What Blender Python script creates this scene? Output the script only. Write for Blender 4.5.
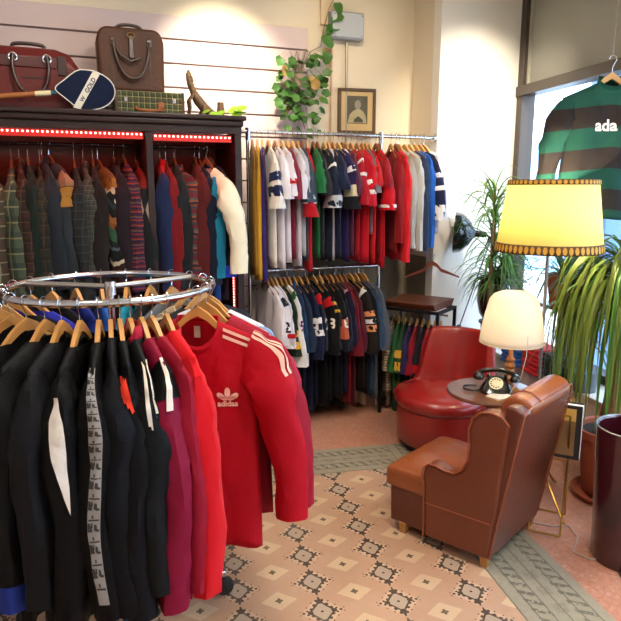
import bpy, bmesh, math, random
from math import sin, cos, pi, radians, sqrt, atan2
from mathutils import Vector, Matrix, noise
from mathutils.bvhtree import BVHTree

for o in list(bpy.data.objects): bpy.data.objects.remove(o)
SC = bpy.context.scene
COL = SC.collection
R = radians

# ---------------------------------------------------------------- camera
cam_d = bpy.data.cameras.new('camera'); cam = bpy.data.objects.new('camera', cam_d); COL.objects.link(cam)
cam_d.sensor_width = 36; cam_d.lens = 36.52; cam_d.clip_start = .02
cam.location = (0, 0, 1.7)
cam.rotation_euler = (R(90 - 10.886), 0, -R(21.41))
SC.camera = cam

# ---------------------------------------------------------------- colour management
vs = SC.view_settings
vs.view_transform = 'Standard'; vs.look = 'None'; vs.exposure = 0.22; vs.gamma = 1.0; vs.use_curve_mapping = False

# ---------------------------------------------------------------- daylight
wd = bpy.data.worlds.new('sky'); SC.world = wd; wd.use_nodes = True
bg = wd.node_tree.nodes['Background']
bg.inputs[0].default_value = (.70, .84, 1.0, 1); bg.inputs[1].default_value = 8.0

def lamp(name, kind, loc, energy, color, target=None, **kw):
    d = bpy.data.lights.new(name, kind); d.energy = energy; d.color = color
    for k, v in kw.items(): setattr(d, k, v)
    o = bpy.data.objects.new(name, d); COL.objects.link(o); o.location = loc
    if target is not None:
        o.rotation_euler = (Vector(target) - Vector(loc)).to_track_quat('-Z', 'Y').to_euler()
    return o
WARM = (1.0, .80, .58)
# hazy sun over the roof, lighting the facade across the street
lamp('street_sun', 'SUN', (0, 0, 8), 6.0, (1, .97, .93), (6, 1.5, 0), angle=.05)
# added fill area lights, out of view, each under its own added housing
FILLS = [((-.6, 1.0, 3.36), 24), ((1.3, .6, 3.36), 40), ((.9, 2.6, 3.36), 32)]
for loc, e in FILLS:
    lamp('fill_light', 'AREA', (loc[0], loc[1], loc[2] - .05), e, (1, .88, .74), (loc[0], loc[1], 0), shape='SQUARE', size=.58)
# spotlights aimed at the walls
SPOTS = [((1.12, 3.72, 3.25), (1.12, 4.62, 2.36), 230, (1, .86, .64), 62), ((2.75, 3.2, 3.2), (3.05, 4.24, 2.1), 170, (1, .88, .70), 66), ((1.7, 3.3, 3.2), (2.0, 4.6, 2.3), 40, (1, .78, .52), 80), ((.1, 3.3, 3.25), (-.1, 4.3, 2.4), 22, (1, .8, .6), 80)]
for loc, tg, e, c, a in SPOTS:
    lamp('spotlight_beam', 'SPOT', loc, e, c, tg, spot_size=R(a), spot_blend=1.0, shadow_soft_size=.05)

# ---------------------------------------------------------------- helpers
def lin(h):
    if not isinstance(h, str): return tuple(h) + (1,) if len(h) == 3 else h
    h = h.lstrip('#'); c = [int(h[i:i + 2], 16) / 255 for i in (0, 2, 4)]
    return tuple(x / 12.92 if x <= .04045 else ((x + .055) / 1.055) ** 2.4 for x in c) + (1,)

MC = {}
def mat(name, col, rough=.6, metal=0, bump=0, bscale=60, var=0, vscale=6, spec=.5, emis=None, estr=0, sheen=0, coat=0, trans=0, alpha=None, sss=0):
    key = (name, str(col), rough, metal, bump, bscale, var, estr)
    if key in MC: return MC[key]
    m = bpy.data.materials.new(name); m.use_nodes = True
    nt = m.node_tree; b = nt.nodes['Principled BSDF']
    c = lin(col)
    b.inputs['Base Color'].default_value = c
    b.inputs['Roughness'].default_value = rough; b.inputs['Metallic'].default_value = metal
    b.inputs['Specular IOR Level'].default_value = spec
    if sheen: b.inputs['Sheen Weight'].default_value = sheen
    if coat: b.inputs['Coat Weight'].default_value = coat; b.inputs['Coat Roughness'].default_value = .15
    if trans: b.inputs['Transmission Weight'].default_value = trans
    if emis is not None:
        b.inputs['Emission Color'].default_value = lin(emis); b.inputs['Emission Strength'].default_value = estr
    tc = nt.nodes.new('ShaderNodeTexCoord')
    if var:
        n = nt.nodes.new('ShaderNodeTexNoise'); n.inputs['Scale'].default_value = vscale; n.inputs['Detail'].default_value = 4
        nt.links.new(tc.outputs['Object'], n.inputs['Vector'])
        mx = nt.nodes.new('ShaderNodeMixRGB'); mx.blend_type = 'MIX'
        mx.inputs[1].default_value = tuple(max(0, x * (1 - var)) for x in c[:3]) + (1,)
        mx.inputs[2].default_value = tuple(min(1, x * (1 + var)) for x in c[:3]) + (1,)
        nt.links.new(n.outputs['Fac'], mx.inputs[0]); nt.links.new(mx.outputs[0], b.inputs['Base Color'])
    if bump:
        n = nt.nodes.new('ShaderNodeTexNoise'); n.inputs['Scale'].default_value = bscale; n.inputs['Detail'].default_value = 3
        nt.links.new(tc.outputs['Object'], n.inputs['Vector'])
        bp = nt.nodes.new('ShaderNodeBump'); bp.inputs['Strength'].default_value = bump; bp.inputs['Distance'].default_value = .01
        nt.links.new(n.outputs['Fac'], bp.inputs['Height']); nt.links.new(bp.outputs[0], b.inputs['Normal'])
    MC[key] = m; return m

def fabric(col, rough=.85): return mat('fabric', col, rough, bump=.25, bscale=220, var=.12, vscale=9, spec=.15, sheen=.06)
def nylon(col): return mat('nylon', col, .6, bump=.4, bscale=26, var=.08, vscale=5, spec=.12)

class NT:
    """tiny expression helper for procedural materials"""
    def __init__(s, name, rough=.8):
        s.m = bpy.data.materials.new(name); s.m.use_nodes = True; s.t = s.m.node_tree
        s.b = s.t.nodes['Principled BSDF']; s.b.inputs['Roughness'].default_value = rough
        s.b.inputs['Specular IOR Level'].default_value = .3
    def _in(s, sock, v):
        if isinstance(v, bpy.types.NodeSocket): s.t.links.new(v, sock)
        else: sock.default_value = v
    def f(s, op, a, b=0.0, c=None):
        n = s.t.nodes.new('ShaderNodeMath'); n.operation = op
        s._in(n.inputs[0], a); s._in(n.inputs[1], b)
        if c is not None: s._in(n.inputs[2], c)
        return n.outputs[0]
    def pos(s, which='Object'):
        n = s.t.nodes.new('ShaderNodeTexCoord'); x = s.t.nodes.new('ShaderNodeSeparateXYZ')
        s.t.links.new(n.outputs[which], x.inputs[0]); s.vec = n.outputs[which]; return x.outputs[0], x.outputs[1], x.outputs[2]
    def mix(s, fac, a, b):
        n = s.t.nodes.new('ShaderNodeMixRGB'); s._in(n.inputs[0], fac)
        s._in(n.inputs[1], lin(a) if not isinstance(a, bpy.types.NodeSocket) else a)
        s._in(n.inputs[2], lin(b) if not isinstance(b, bpy.types.NodeSocket) else b)
        return n.outputs[0]
    def noise(s, scale, detail=3, which=None):
        n = s.t.nodes.new('ShaderNodeTexNoise'); n.inputs['Scale'].default_value = scale; n.inputs['Detail'].default_value = detail
        s.t.links.new(which or s.vec, n.inputs['Vector']); return n.outputs['Fac']
    def ramp(s, fac, stops, const=True):
        n = s.t.nodes.new('ShaderNodeValToRGB'); n.color_ramp.interpolation = 'CONSTANT' if const else 'LINEAR'
        e = n.color_ramp.elements
        e[0].position = stops[0][0]; e[0].color = lin(stops[0][1])
        e[1].position = stops[1][0]; e[1].color = lin(stops[1][1])
        for p, c in stops[2:]:
            q = e.new(p); q.color = lin(c)
        s.t.links.new(fac, n.inputs[0]); return n.outputs[0]
    def out(s, c): s._in(s.b.inputs['Base Color'], c); return s.m
    def bump(s, h, st=.3, d=.005):
        n = s.t.nodes.new('ShaderNodeBump'); n.inputs['Strength'].default_value = st; n.inputs['Distance'].default_value = d
        s._in(n.inputs['Height'], h); s.t.links.new(n.outputs[0], s.b.inputs['Normal'])

def striped(cols, period, wob=.0, name='striped_knit', axis=2, off=0.0):
    q = NT(name, .95); p = q.pos(); z = p[axis]
    if wob: z = q.f('ADD', z, q.f('MULTIPLY', q.noise(30), wob))
    f = q.f('FRACT', q.f('DIVIDE', q.f('ADD', z, 10 + off), period))
    n = len(cols); c = q.ramp(f, [(i / n, k) for i, k in enumerate(cols)])
    q.bump(q.noise(180), .4); return q.out(c)
def plaid(base, c1, c2, period=.07, name='plaid_cloth'):
    q = NT(name, .95); x, y, z = q.pos()
    xy = q.f('ADD', x, y)
    fx = q.f('FRACT', q.f('DIVIDE', q.f('ADD', xy, 10), period)); fz = q.f('FRACT', q.f('DIVIDE', q.f('ADD', z, 10), period))
    a = q.mix(q.f('MULTIPLY', q.f('LESS_THAN', fx, .35), .6), base, c1)
    b = q.mix(q.f('MULTIPLY', q.f('LESS_THAN', fz, .35), .6), a, c1)
    c = q.mix(q.f('MULTIPLY', q.f('GREATER_THAN', fz, .9), .8), b, c2)
    c = q.mix(q.f('MULTIPLY', q.f('GREATER_THAN', fx, .9), .8), c, c2)
    q.bump(q.noise(150), .4); return q.out(c)
def patchwork(cols, sx=.05, sz=.09, name='patchwork_cloth'):
    q = NT(name, .9); x, y, z = q.pos()
    v = q.t.nodes.new('ShaderNodeTexVoronoi'); v.distance = 'CHEBYCHEV'; v.inputs['Scale'].default_value = 1 / sz
    q.t.links.new(q.vec, v.inputs['Vector'])
    s = q.t.nodes.new('ShaderNodeSeparateXYZ'); q.t.links.new(v.outputs['Color'], s.inputs[0])
    c = q.ramp(s.outputs[0], [(i / len(cols), k) for i, k in enumerate(cols)])
    q.bump(q.noise(120), .4); return q.out(c)

def tag(o, label=None, cat=None, group=None, kind=None):
    if label: o['label'] = label
    if cat: o['category'] = cat
    if group: o['group'] = group
    if kind: o['kind'] = kind
    return o
def empty(name, loc=(0, 0, 0), rz=0, label=None, cat=None, group=None):
    o = bpy.data.objects.new(name, None); COL.objects.link(o); o.location = loc; o.rotation_euler = (0, 0, rz)
    o.empty_display_size = .05
    return tag(o, label, cat, group)

class MB:
    def __init__(s): s.v = []; s.f = []
    def add(s, vs, fs):
        n = len(s.v); s.v += [tuple(p) for p in vs]; s.f += [tuple(i + n for i in f) for f in fs]; return s
    def box(s, x0, x1, y0, y1, z0, z1):
        return s.add([(x0, y0, z0), (x1, y0, z0), (x1, y1, z0), (x0, y1, z0), (x0, y0, z1), (x1, y0, z1), (x1, y1, z1), (x0, y1, z1)],
                     [(0, 3, 2, 1), (4, 5, 6, 7), (0, 1, 5, 4), (1, 2, 6, 5), (2, 3, 7, 6), (3, 0, 4, 7)])
    def bar(s, a, b, w, h=None, up=(0, 0, 1)):
        a, b = Vector(a), Vector(b); t = (b - a).normalized(); u = Vector(up)
        if abs(t.dot(u)) > .95: u = Vector((1, 0, 0))
        x = t.cross(u).normalized() * w / 2; y = x.cross(t).normalized() * (h or w) / 2
        return s.add([a - x - y, a + x - y, a + x + y, a - x + y, b - x - y, b + x - y, b + x + y, b - x + y],
                     [(0, 3, 2, 1), (4, 5, 6, 7), (0, 1, 5, 4), (1, 2, 6, 5), (2, 3, 7, 6), (3, 0, 4, 7)])
    def tube(s, path, r, n=8, closed=False, cap=True):
        P = [Vector(p) for p in path]
        if 5 <= len(P) <= 9 and n in (8, 10) and not closed:   # round off coarse curves
            Q = []; RR = []; rl = r if isinstance(r, (list, tuple)) else [r] * len(P)
            for i in range(len(P) - 1):
                p0, p1, p2, p3 = P[max(0, i - 1)], P[i], P[i + 1], P[min(len(P) - 1, i + 2)]
                for k in range(4):
                    t = k / 4; Q.append(.5 * (2 * p1 + (p2 - p0) * t + (2 * p0 - 5 * p1 + 4 * p2 - p3) * t * t + (3 * p1 - p0 - 3 * p2 + p3) * t ** 3)); RR.append(rl[i] + (rl[i + 1] - rl[i]) * t)
            P = Q + [P[-1]]; r = RR + [rl[-1]]
        m = len(P); rings = []
        prev = None
        for i, p in enumerate(P):
            if closed: t = (P[(i + 1) % m] - P[i - 1])
            else: t = P[min(i + 1, m - 1)] - P[max(i - 1, 0)]
            t.normalize()
            if prev is None:
                a = Vector((0, 0, 1)) if abs(t.z) < .9 else Vector((1, 0, 0)); x = t.cross(a).normalized()
            else: x = (prev - t * prev.dot(t)).normalized()
            prev = x; y = t.cross(x)
            rr = r[i] if isinstance(r, (list, tuple)) else r
            rings.append([p + x * rr * cos(2 * pi * k / n) + y * rr * sin(2 * pi * k / n) for k in range(n)])
        vs = [q for g in rings for q in g]; fs = []
        for i in range(m if closed else m - 1):
            for k in range(n):
                a = i * n + k; b = i * n + (k + 1) % n; c = ((i + 1) % m) * n + (k + 1) % n; d = ((i + 1) % m) * n + k
                fs.append((a, b, c, d))
        if cap and not closed:
            fs.append(tuple(range(n))[::-1]); fs.append(tuple(range((m - 1) * n, m * n)))
        return s.add(vs, fs)
    def cyl(s, c, r, z0, z1, n=24, r2=None):
        return s.tube([(c[0], c[1], z0), (c[0], c[1], z1)], [r, r if r2 is None else r2], n)
    def lathe(s, prof, c=(0, 0, 0), n=32, M=None, close=False):
        vs = []; fs = []; m = len(prof)
        for (r, z) in prof:
            for k in range(n):
                a = 2 * pi * k / n; v = Vector((r * cos(a), r * sin(a), z))
                if M: v = M @ v
                vs.append(v + Vector(c))
        for i in range(m - (0 if close else 1)):
            for k in range(n):
                j = (i + 1) % m
                fs.append((i * n + k, i * n + (k + 1) % n, j * n + (k + 1) % n, j * n + k))
        return s.add(vs, fs)
    def prism(s, poly, lo, hi, M=None):
        """poly: (a,b) extruded; M maps (a,b,c)->world, c from lo to hi"""
        n = len(poly); vs = [Vector((a, b, lo)) for a, b in poly] + [Vector((a, b, hi)) for a, b in poly]
        if M: vs = [M @ v for v in vs]
        fs = [tuple(range(n))[::-1], tuple(range(n, 2 * n))] + [(i, (i + 1) % n, n + (i + 1) % n, n + i) for i in range(n)]
        return s.add(vs, fs)
    def sphere(s, c, r, sx=1, sy=1, sz=1, nu=16, nv=10):
        prof = [(max(1e-4, r * sin(pi * i / nv)), -r * cos(pi * i / nv)) for i in range(nv + 1)]
        return s.lathe(prof, c, nu, Matrix.Diagonal((sx, sy, sz)))
    def build(s, name, m, parent=None, smooth=True, bevel=0, seg=2, subsurf=0, weld=False, solid=0, angle=40, fix=True):
        me = bpy.data.meshes.new(name); me.from_pydata(s.v, [], s.f)
        if weld or fix:
            bm = bmesh.new(); bm.from_mesh(me)
            if weld: bmesh.ops.remove_doubles(bm, verts=bm.verts, dist=2e-4)
            bmesh.ops.recalc_face_normals(bm, faces=bm.faces)
            bm.to_mesh(me); bm.free()
        me.materials.append(m)
        o = bpy.data.objects.new(name, me); COL.objects.link(o)
        if parent is not None: o.parent = parent
        if smooth:
            for p in me.polygons: p.use_smooth = True
            if not weld or bevel: 
                try: me.set_sharp_from_angle(angle=R(angle))
                except Exception: pass
        if bevel:
            b = o.modifiers.new('bevel', 'BEVEL'); b.width = bevel; b.segments = seg; b.limit_method = 'ANGLE'; b.angle_limit = R(35)
            b.harden_normals = False
        if subsurf:
            q = o.modifiers.new('subd', 'SUBSURF'); q.levels = q.render_levels = subsurf
        if solid:
            q = o.modifiers.new('solid', 'SOLIDIFY'); q.thickness = solid; q.offset = 0
        return o
def struct(name, mb, m, **k):
    o = mb.build(name, m, **k); o['kind'] = 'structure'; return o

def text_flat(txt, size, bold=0.0, sub=True, shear=0, res=3):
    """flat mesh (verts in x,y) of a text, centred"""
    cu = bpy.data.curves.new('t', 'FONT'); cu.body = txt; cu.size = size; cu.align_x = 'CENTER'; cu.align_y = 'CENTER'; cu.offset = bold; cu.shear = shear
    cu.resolution_u = res
    ob = bpy.data.objects.new('t', cu); COL.objects.link(ob)
    dg = bpy.context.evaluated_depsgraph_get(); me = bpy.data.meshes.new_from_object(ob.evaluated_get(dg))
    bpy.data.objects.remove(ob); bpy.data.curves.remove(cu)
    bm = bmesh.new(); bm.from_mesh(me); bpy.data.meshes.remove(me)
    bmesh.ops.triangulate(bm, faces=bm.faces)
    if sub:
        for it in range(3):
            es = [e for e in bm.edges if e.calc_length() > size * .2]
            if not es: break
            bmesh.ops.subdivide_edges(bm, edges=es, cuts=1)
            bmesh.ops.triangulate(bm, faces=bm.faces)
    V = [(v.co.x, v.co.y) for v in bm.verts]; bm.verts.index_update(); F = [tuple(v.index for v in f.verts) for f in bm.faces]; bm.free()
    return V, F
def flat_poly(polys):
    V = []; F = []
    for p in polys:
        n = len(V); V += p; F.append(tuple(range(n, n + len(p))))
    bm = bmesh.new(); vv = [bm.verts.new((a, b, 0)) for a, b in V]
    for f in F: bm.faces.new([vv[i] for i in f])
    bmesh.ops.triangulate(bm, faces=bm.faces)
    for it in range(3):
        es = [e for e in bm.edges if e.calc_length() > .02]
        if not es: break
        bmesh.ops.subdivide_edges(bm, edges=es, cuts=1); bmesh.ops.triangulate(bm, faces=bm.faces)
    bm.verts.index_update(); V = [(v.co.x, v.co.y) for v in bm.verts]; F = [tuple(v.index for v in f.verts) for f in bm.faces]; bm.free()
    return V, F
def decal(name, VF, target, m, parent, at=(0, 0), rot=0, frm=(0, -1, 0), axis='-Y', off=.003):
    """print a flat shape on a surface: project its outline onto target=(verts, faces)"""
    V, F = VF; bv = BVHTree.FromPolygons([Vector(v) for v in target[0]], target[1])
    c, s = cos(rot), sin(rot); out = []; last = None
    for a, b in V:
        x = at[0] + a * c - b * s; z = at[1] + a * s + b * c
        if axis == '-Y': o = Vector((x, -1, z)); d = Vector((0, 1, 0))
        elif axis == '+X': o = Vector((1.5, x, z)); d = Vector((-1, 0, 0))
        elif axis == '+Z': o = Vector((x, z, 2)); d = Vector((0, 0, -1))
        h = bv.ray_cast(o, d)
        if h[0] is None: p = None
        else: p = h[0] - d * off
        out.append(p)
    F = [f for f in F if all(out[i] is not None for i in f)]
    out = [p if p is not None else Vector((0, 0, 0)) for p in out]
    used = sorted({i for f in F for i in f}); mp = {i: k for k, i in enumerate(used)}
    if not used: return None
    mb = MB(); mb.add([out[i] for i in used], [tuple(mp[i] for i in f) for f in F])
    return mb.build(name, m, parent, smooth=False, fix=False)

def blade(mb, base, dirv, length, width, droop=.6, n=7, fold=.25, twist=0):
    """long strap leaf: grows along dirv and bends down"""
    p = Vector(base); d = Vector(dirv).normalized(); st = length / n; pts = []; 
    side = d.cross(Vector((0, 0, 1)))
    if side.length < .05: side = Vector((cos(twist), sin(twist), 0))
    side.normalize()
    for i in range(n + 1):
        t = i / n; w = width * min(1, .45 + 2.2 * t) * (1 - t ** 2.2) + .0006
        up = side.cross(d).normalized()
        pts.append((p - side * w / 2 + up * w * fold, p.copy(), p + side * w / 2 + up * w * fold))
        p = p + d * st; d = (d + Vector((0, 0, -1)) * droop * st / length * (1 + 1.2 * t) * 1.6).normalized()
    vs = [q for g in pts for q in g]; fs = []
    for i in range(n):
        a = i * 3; fs += [(a, a + 1, a + 4, a + 3), (a + 1, a + 2, a + 5, a + 4)]
    mb.add(vs, fs); return p
def round_leaf(mb, base, dirv, size, normal=(0, 0, 1), lobes=0, cup=.15):
    d = Vector(dirv).normalized(); nn = Vector(normal); s = d.cross(nn).normalized(); up = s.cross(d).normalized(); b = Vector(base)
    n = 14; vs = [b + d * size * .5 - up * size * cup]; 
    for k in range(n):
        a = 2 * pi * k / n; r = size * .5 * (1 + (.16 * cos(lobes * a) if lobes else 0)) * (1 + .25 * cos(a))
        vs.append(b + d * (size * .5 + r * cos(a)) + s * r * .85 * sin(a))
    mb.add(vs, [(0, 1 + k, 1 + (k + 1) % n) for k in range(n)])
# ---------------------------------------------------------------- garments
HW = lambda: mat('hanger_wood', '#d29a58', .45, var=.15, vscale=20, coat=.3)
def lerp(a, b, t): return a + (b - a) * t
def sm(t): t = max(0, min(1, t)); return t * t * (3 - 2 * t)
class G:
    """a garment hanging from a rail: local x runs along the shoulders, -y is its front, origin on the rail"""
    def __init__(s, name, label, cat, loc, rz, m, L=.68, W=.21, Wh=None, T=.04, slope=.36, nk=.075, dip=.05, sleeve='long', sm_=None, Ls=None,
                 ry=None, spread=1.0, seed=0, group=None, A=.010, hanger=True, hcol='#c08a4a', bend=0.0, cuff=None, hem=None, collar=None, nu=22, nv=16, z0=-.075, rxs=1.0, hlabel=None, zip_=None, sw=1.0, wr=.26, ch=.045):
        s.rnd = random.Random(seed * 7 + 3); s.L, s.W, s.T, s.slope, s.nk, s.dip, s.A, s.z0 = L, W, T, slope, nk, dip, A, z0
        s.Wh = Wh or W * 1.02; s.ph = [s.rnd.uniform(0, 6.28) for _ in range(8)]; s.sleeve = sleeve
        s.Ls = Ls or (.58 if sleeve == 'long' else .25); s.spread = spread; s.wr = wr; s.bend = bend; s.sw = sw
        s.ry = ry or T * 1.05; s.rxs = rxs
        s.root = empty(name, loc, rz, label, cat, group); s.m = m; s.nu, s.nv = nu, nv
        s.label = label
        mb = MB(); V = []; n1, n2 = nu + 1, nv + 1
        for side in (-1, 1):
            for j in range(n2):
                for i in range(n1): V.append(s.B(2 * i / nu - 1, j / nv, side))
        F = []
        for q in (0, 1):
            o = q * n1 * n2
            for j in range(nv):
                for i in range(nu):
                    a = o + j * n1 + i; f = (a, a + 1, a + n1 + 1, a + n1)
                    F.append(f if q == 0 else f[::-1])
        o = n1 * n2; j = nv
        for i in range(nu):
            xa, xb = abs(2 * i / nu - 1) * W, abs(2 * (i + 1) / nu - 1) * W
            if min(xa, xb) >= nk * .98: F.append((i + 1, i, o + i, o + i + 1))
        for i in range(nu): a = j * n1 + i; F.append((a, a + 1, o + a + 1, o + a))
        mb.add(V, F); s.body = mb.build('torso', m, s.root, weld=True); s.tb = (V, F)
        s.sl = {}
        if sleeve != 'none':
            for sg in (1, -1):
                V = []; F = []; ns, na = (18 if sleeve == 'long' else 9), 14
                for i in range(ns + 1):
                    for k in range(na): V.append(s.S(i / ns, 2 * pi * k / na, sg))
                for i in range(ns):
                    for k in range(na): F.append((i * na + k, i * na + (k + 1) % na, (i + 1) * na + (k + 1) % na, (i + 1) * na + k))
                c = len(V); e = [V[ns * na + k] for k in range(na)]; cc = Vector((0, 0, 0))
                for p in e: cc += Vector(p)
                cc /= na; V.append(cc + Vector((0, 0, .02))); F += [(ns * na + k, ns * na + (k + 1) % na, c) for k in range(na)]
                q = MB(); q.add(V, F); s.sl[sg] = (V, F); q.build('sleeve', sm_ or m, s.root)
                if cuff: s.sband(sg, .93, 1.0, cuff, 'cuff', .003)
        if hem: s.bband(.93, 1.0, hem, 'hem_band')
        if zip_: s.bpatch(-.03, .03, .1, .98, zip_, 'zip')
        if collar: s.collar(collar, ch)
        if hanger: add_hanger(loc, rz, W - .02, slope, z0, hcol, hlabel or ('pale wooden hanger carrying the ' + label), nk)
    def zt(s, x, side):
        ax = abs(x); z = s.z0 - s.slope * ax
        if ax < s.nk:
            k = sqrt(1 - (ax / s.nk) ** 2); e = s.z0 - s.slope * s.nk
            z = e - (s.dip if side < 0 else .004) * k
        return z
    def fold(s, u, v, side):
        p = s.ph; v_ = v ** .7
        f = sin(7 * u + p[0] + 1.3 * v) + .6 * sin(13 * u + p[1] - v) + .5 * sin(4 * u + 5 * v + p[2])
        w_ = .35 * sin(17 * v + 3 * u + p[3]) + .25 * sin(29 * v - 6 * u + p[4])
        f2 = .5 * sin(9 * u + p[5] + 2 * v) if side < 0 else .5 * sin(8 * u + p[6] - 2 * v)
        w_ += 1.6 * noise.noise(Vector((u * 2.2 + p[0], v * 5 + p[1], side * .8))) + .9 * noise.noise(Vector((u * 5 + p[2], v * 9, side)))
        return s.A * (v_ * f * .7 + .5 * w_ * min(1, v * 4) * (1 - .3 * v) + f2 * v_)
    def B(s, u, v, side, off=0):
        xt = u * s.W; zt = s.zt(xt, side)
        hw = s.W * (1 - .08 * sm(v / .2)); 
        if v > .2: hw = lerp(hw, s.Wh, sm((v - .2) / .8))
        x = u * hw; zh = s.z0 - .03 - s.L + .008 * sin(6 * u + s.ph[7])
        z = zt + (zh - zt) * v
        g = min(1, .22 + v / .34)
        if abs(xt) < s.nk: g = max(g, .6)
        t = s.T * max(0, 1 - abs(u) ** 3) ** .6 * g
        y = side * (t + off) + s.fold(u, v, side) * (1 - abs(u) ** 6)
        return Vector((x, y, z))
    def S(s, q, a, sg, off=0):
        zs = s.z0 - s.slope * s.W
        L = s.Ls; sp = s.spread
        P0 = Vector((s.W - .065, 0, zs - .045 + .02 * (s.rxs < 1))); P1 = Vector((s.W + .055 * sp, 0, zs - .055 - s.slope * .11)); P2 = Vector((s.W + (.035 + .03 * (L > .4)) * sp * (1 if L > .4 else 1.6), 0, zs - L))
        def path(t): return P0 * (1 - t) ** 2 + P1 * 2 * t * (1 - t) + P2 * t * t
        p = path(q); d = (path(min(1, q + .01)) - path(max(0, q - .01))).normalized()
        ax = Vector((-d.z, 0, d.x)); k = s.sw
        if s.sleeve == 'long': rx = lerp(.062, .075, sm(q * 5)) if q < .2 else lerp(.075, .046, (q - .2) / .8)
        else: rx = lerp(.062, .088, q)
        rx *= s.rxs; ry = s.ry * (lerp(.36, 1.2, q) if s.sleeve != 'long' else lerp(.38, 1.08, sm(q / .42)))
        if s.sleeve == 'long': ry *= lerp(1, .72, max(0, q - .4) / .6)
        nz = noise.noise(Vector((1.1 * cos(a) + s.ph[0], 1.1 * sin(a) + s.ph[1], q * 6.5))) + .6 * noise.noise(Vector((2 * cos(a) + s.ph[2], 2 * sin(a), q * 15)))
        r = 1 + .05 * sin(3 * a + 9 * q + s.ph[3]) + s.wr * nz
        v = p + ax * (rx * r + off) * cos(a) * k + Vector((0, 1, 0)) * (ry * r + off) * sin(a)
        v.y += -s.bend * sin(pi * min(1, q * 1.1)) + s.A * sin(9 * q + s.ph[2]) * q
        v.x *= sg
        return v
    def bpatch(s, u0, u1, v0, v1, m, name, side=-1, off=.003, n1=3, n2=14):
        V = [s.B(lerp(u0, u1, i / n1), lerp(v0, v1, j / n2), side, off) for j in range(n2 + 1) for i in range(n1 + 1)]
        F = [(j * (n1 + 1) + i, j * (n1 + 1) + i + 1, (j + 1) * (n1 + 1) + i + 1, (j + 1) * (n1 + 1) + i) for j in range(n2) for i in range(n1)]
        q = MB(); q.add(V, F); return q.build(name, m, s.root, fix=False)
    def bband(s, v0, v1, m, name, off=.004):
        n = s.nu; us = [2 * i / n - 1 for i in range(n + 1)]
        loop = [(u, -1) for u in us] + [(u, 1) for u in us[::-1]]
        V = []; N = len(loop)
        for v in (v0, lerp(v0, v1, .5), v1):
            for u, sd in loop: V.append(s.B(u * 1.0, v, sd, off) + Vector((.004 * (u > .95) - .004 * (u < -.95), 0, 0)))
        F = [(r * N + i, r * N + (i + 1) % N, (r + 1) * N + (i + 1) % N, (r + 1) * N + i) for r in (0, 1) for i in range(N)]
        q = MB(); q.add(V, F); return q.build(name, m, s.root)
    def spatch(s, sg, q0, q1, a0, a1, m, name, off=.003, nq=14, na=4):
        V = [s.S(lerp(q0, q1, j / nq), lerp(a0, a1, i / na), sg, off) for j in range(nq + 1) for i in range(na + 1)]
        F = [(j * (na + 1) + i, j * (na + 1) + i + 1, (j + 1) * (na + 1) + i + 1, (j + 1) * (na + 1) + i) for j in range(nq) for i in range(na)]
        q = MB(); q.add(V, F); return q.build(name, m, s.root, fix=False)
    def sprint(s, sg, VF, m, name, q0, off=.006):
        V, F = VF; o = MB(); o.add([s.S(q0 - b / s.Ls, a / s.ry * 1.15, sg, off) for a, b in V], F); return o.build(name, m, s.root, fix=False)
    def sband(s, sg, q0, q1, m, name='sleeve_stripe', off=.0025, nq=3):
        na = 14; V = [s.S(lerp(q0, q1, j / nq), 2 * pi * i / na, sg, off) for j in range(nq + 1) for i in range(na)]
        F = [(j * na + i, j * na + (i + 1) % na, (j + 1) * na + (i + 1) % na, (j + 1) * na + i) for j in range(nq) for i in range(na)]
        q = MB(); q.add(V, F); return q.build(name, m, s.root)
    def bands(s, specs, m=None):
        for sg in (1, -1):
            for q0, q1, mm in specs: s.sband(sg, q0, q1, mm)
    def collar(s, m, h=.045):
        n = 20; V = []
        for j in range(3):
            for i in range(n):
                a = 2 * pi * i / n; x = s.nk * cos(a) * (1.02 - .04 * j); sd = -1 if sin(a) < 0 else 1
                z = s.zt(max(-s.nk * .999, min(s.nk * .999, s.nk * cos(a))), sd)
                y = (s.T * .72 + .004) * sin(a) * (1 - .1 * j)
                V.append((x, y, z - .006 + h * j / 2 + (.0 if sd > 0 else -.006 * j)))
        F = [(j * n + i, j * n + (i + 1) % n, (j + 1) * n + (i + 1) % n, (j + 1) * n + i) for j in range(2) for i in range(n)]
        q = MB(); q.add(V, F); q.build('collar', m, s.root, solid=.004)
    def number(s, txt, size, m, at=(0, -.35), name='number', rot=0):
        return decal(name, text_flat(txt, size, bold=size * .025), s.tb, m, s.root, at, rot)

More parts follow.
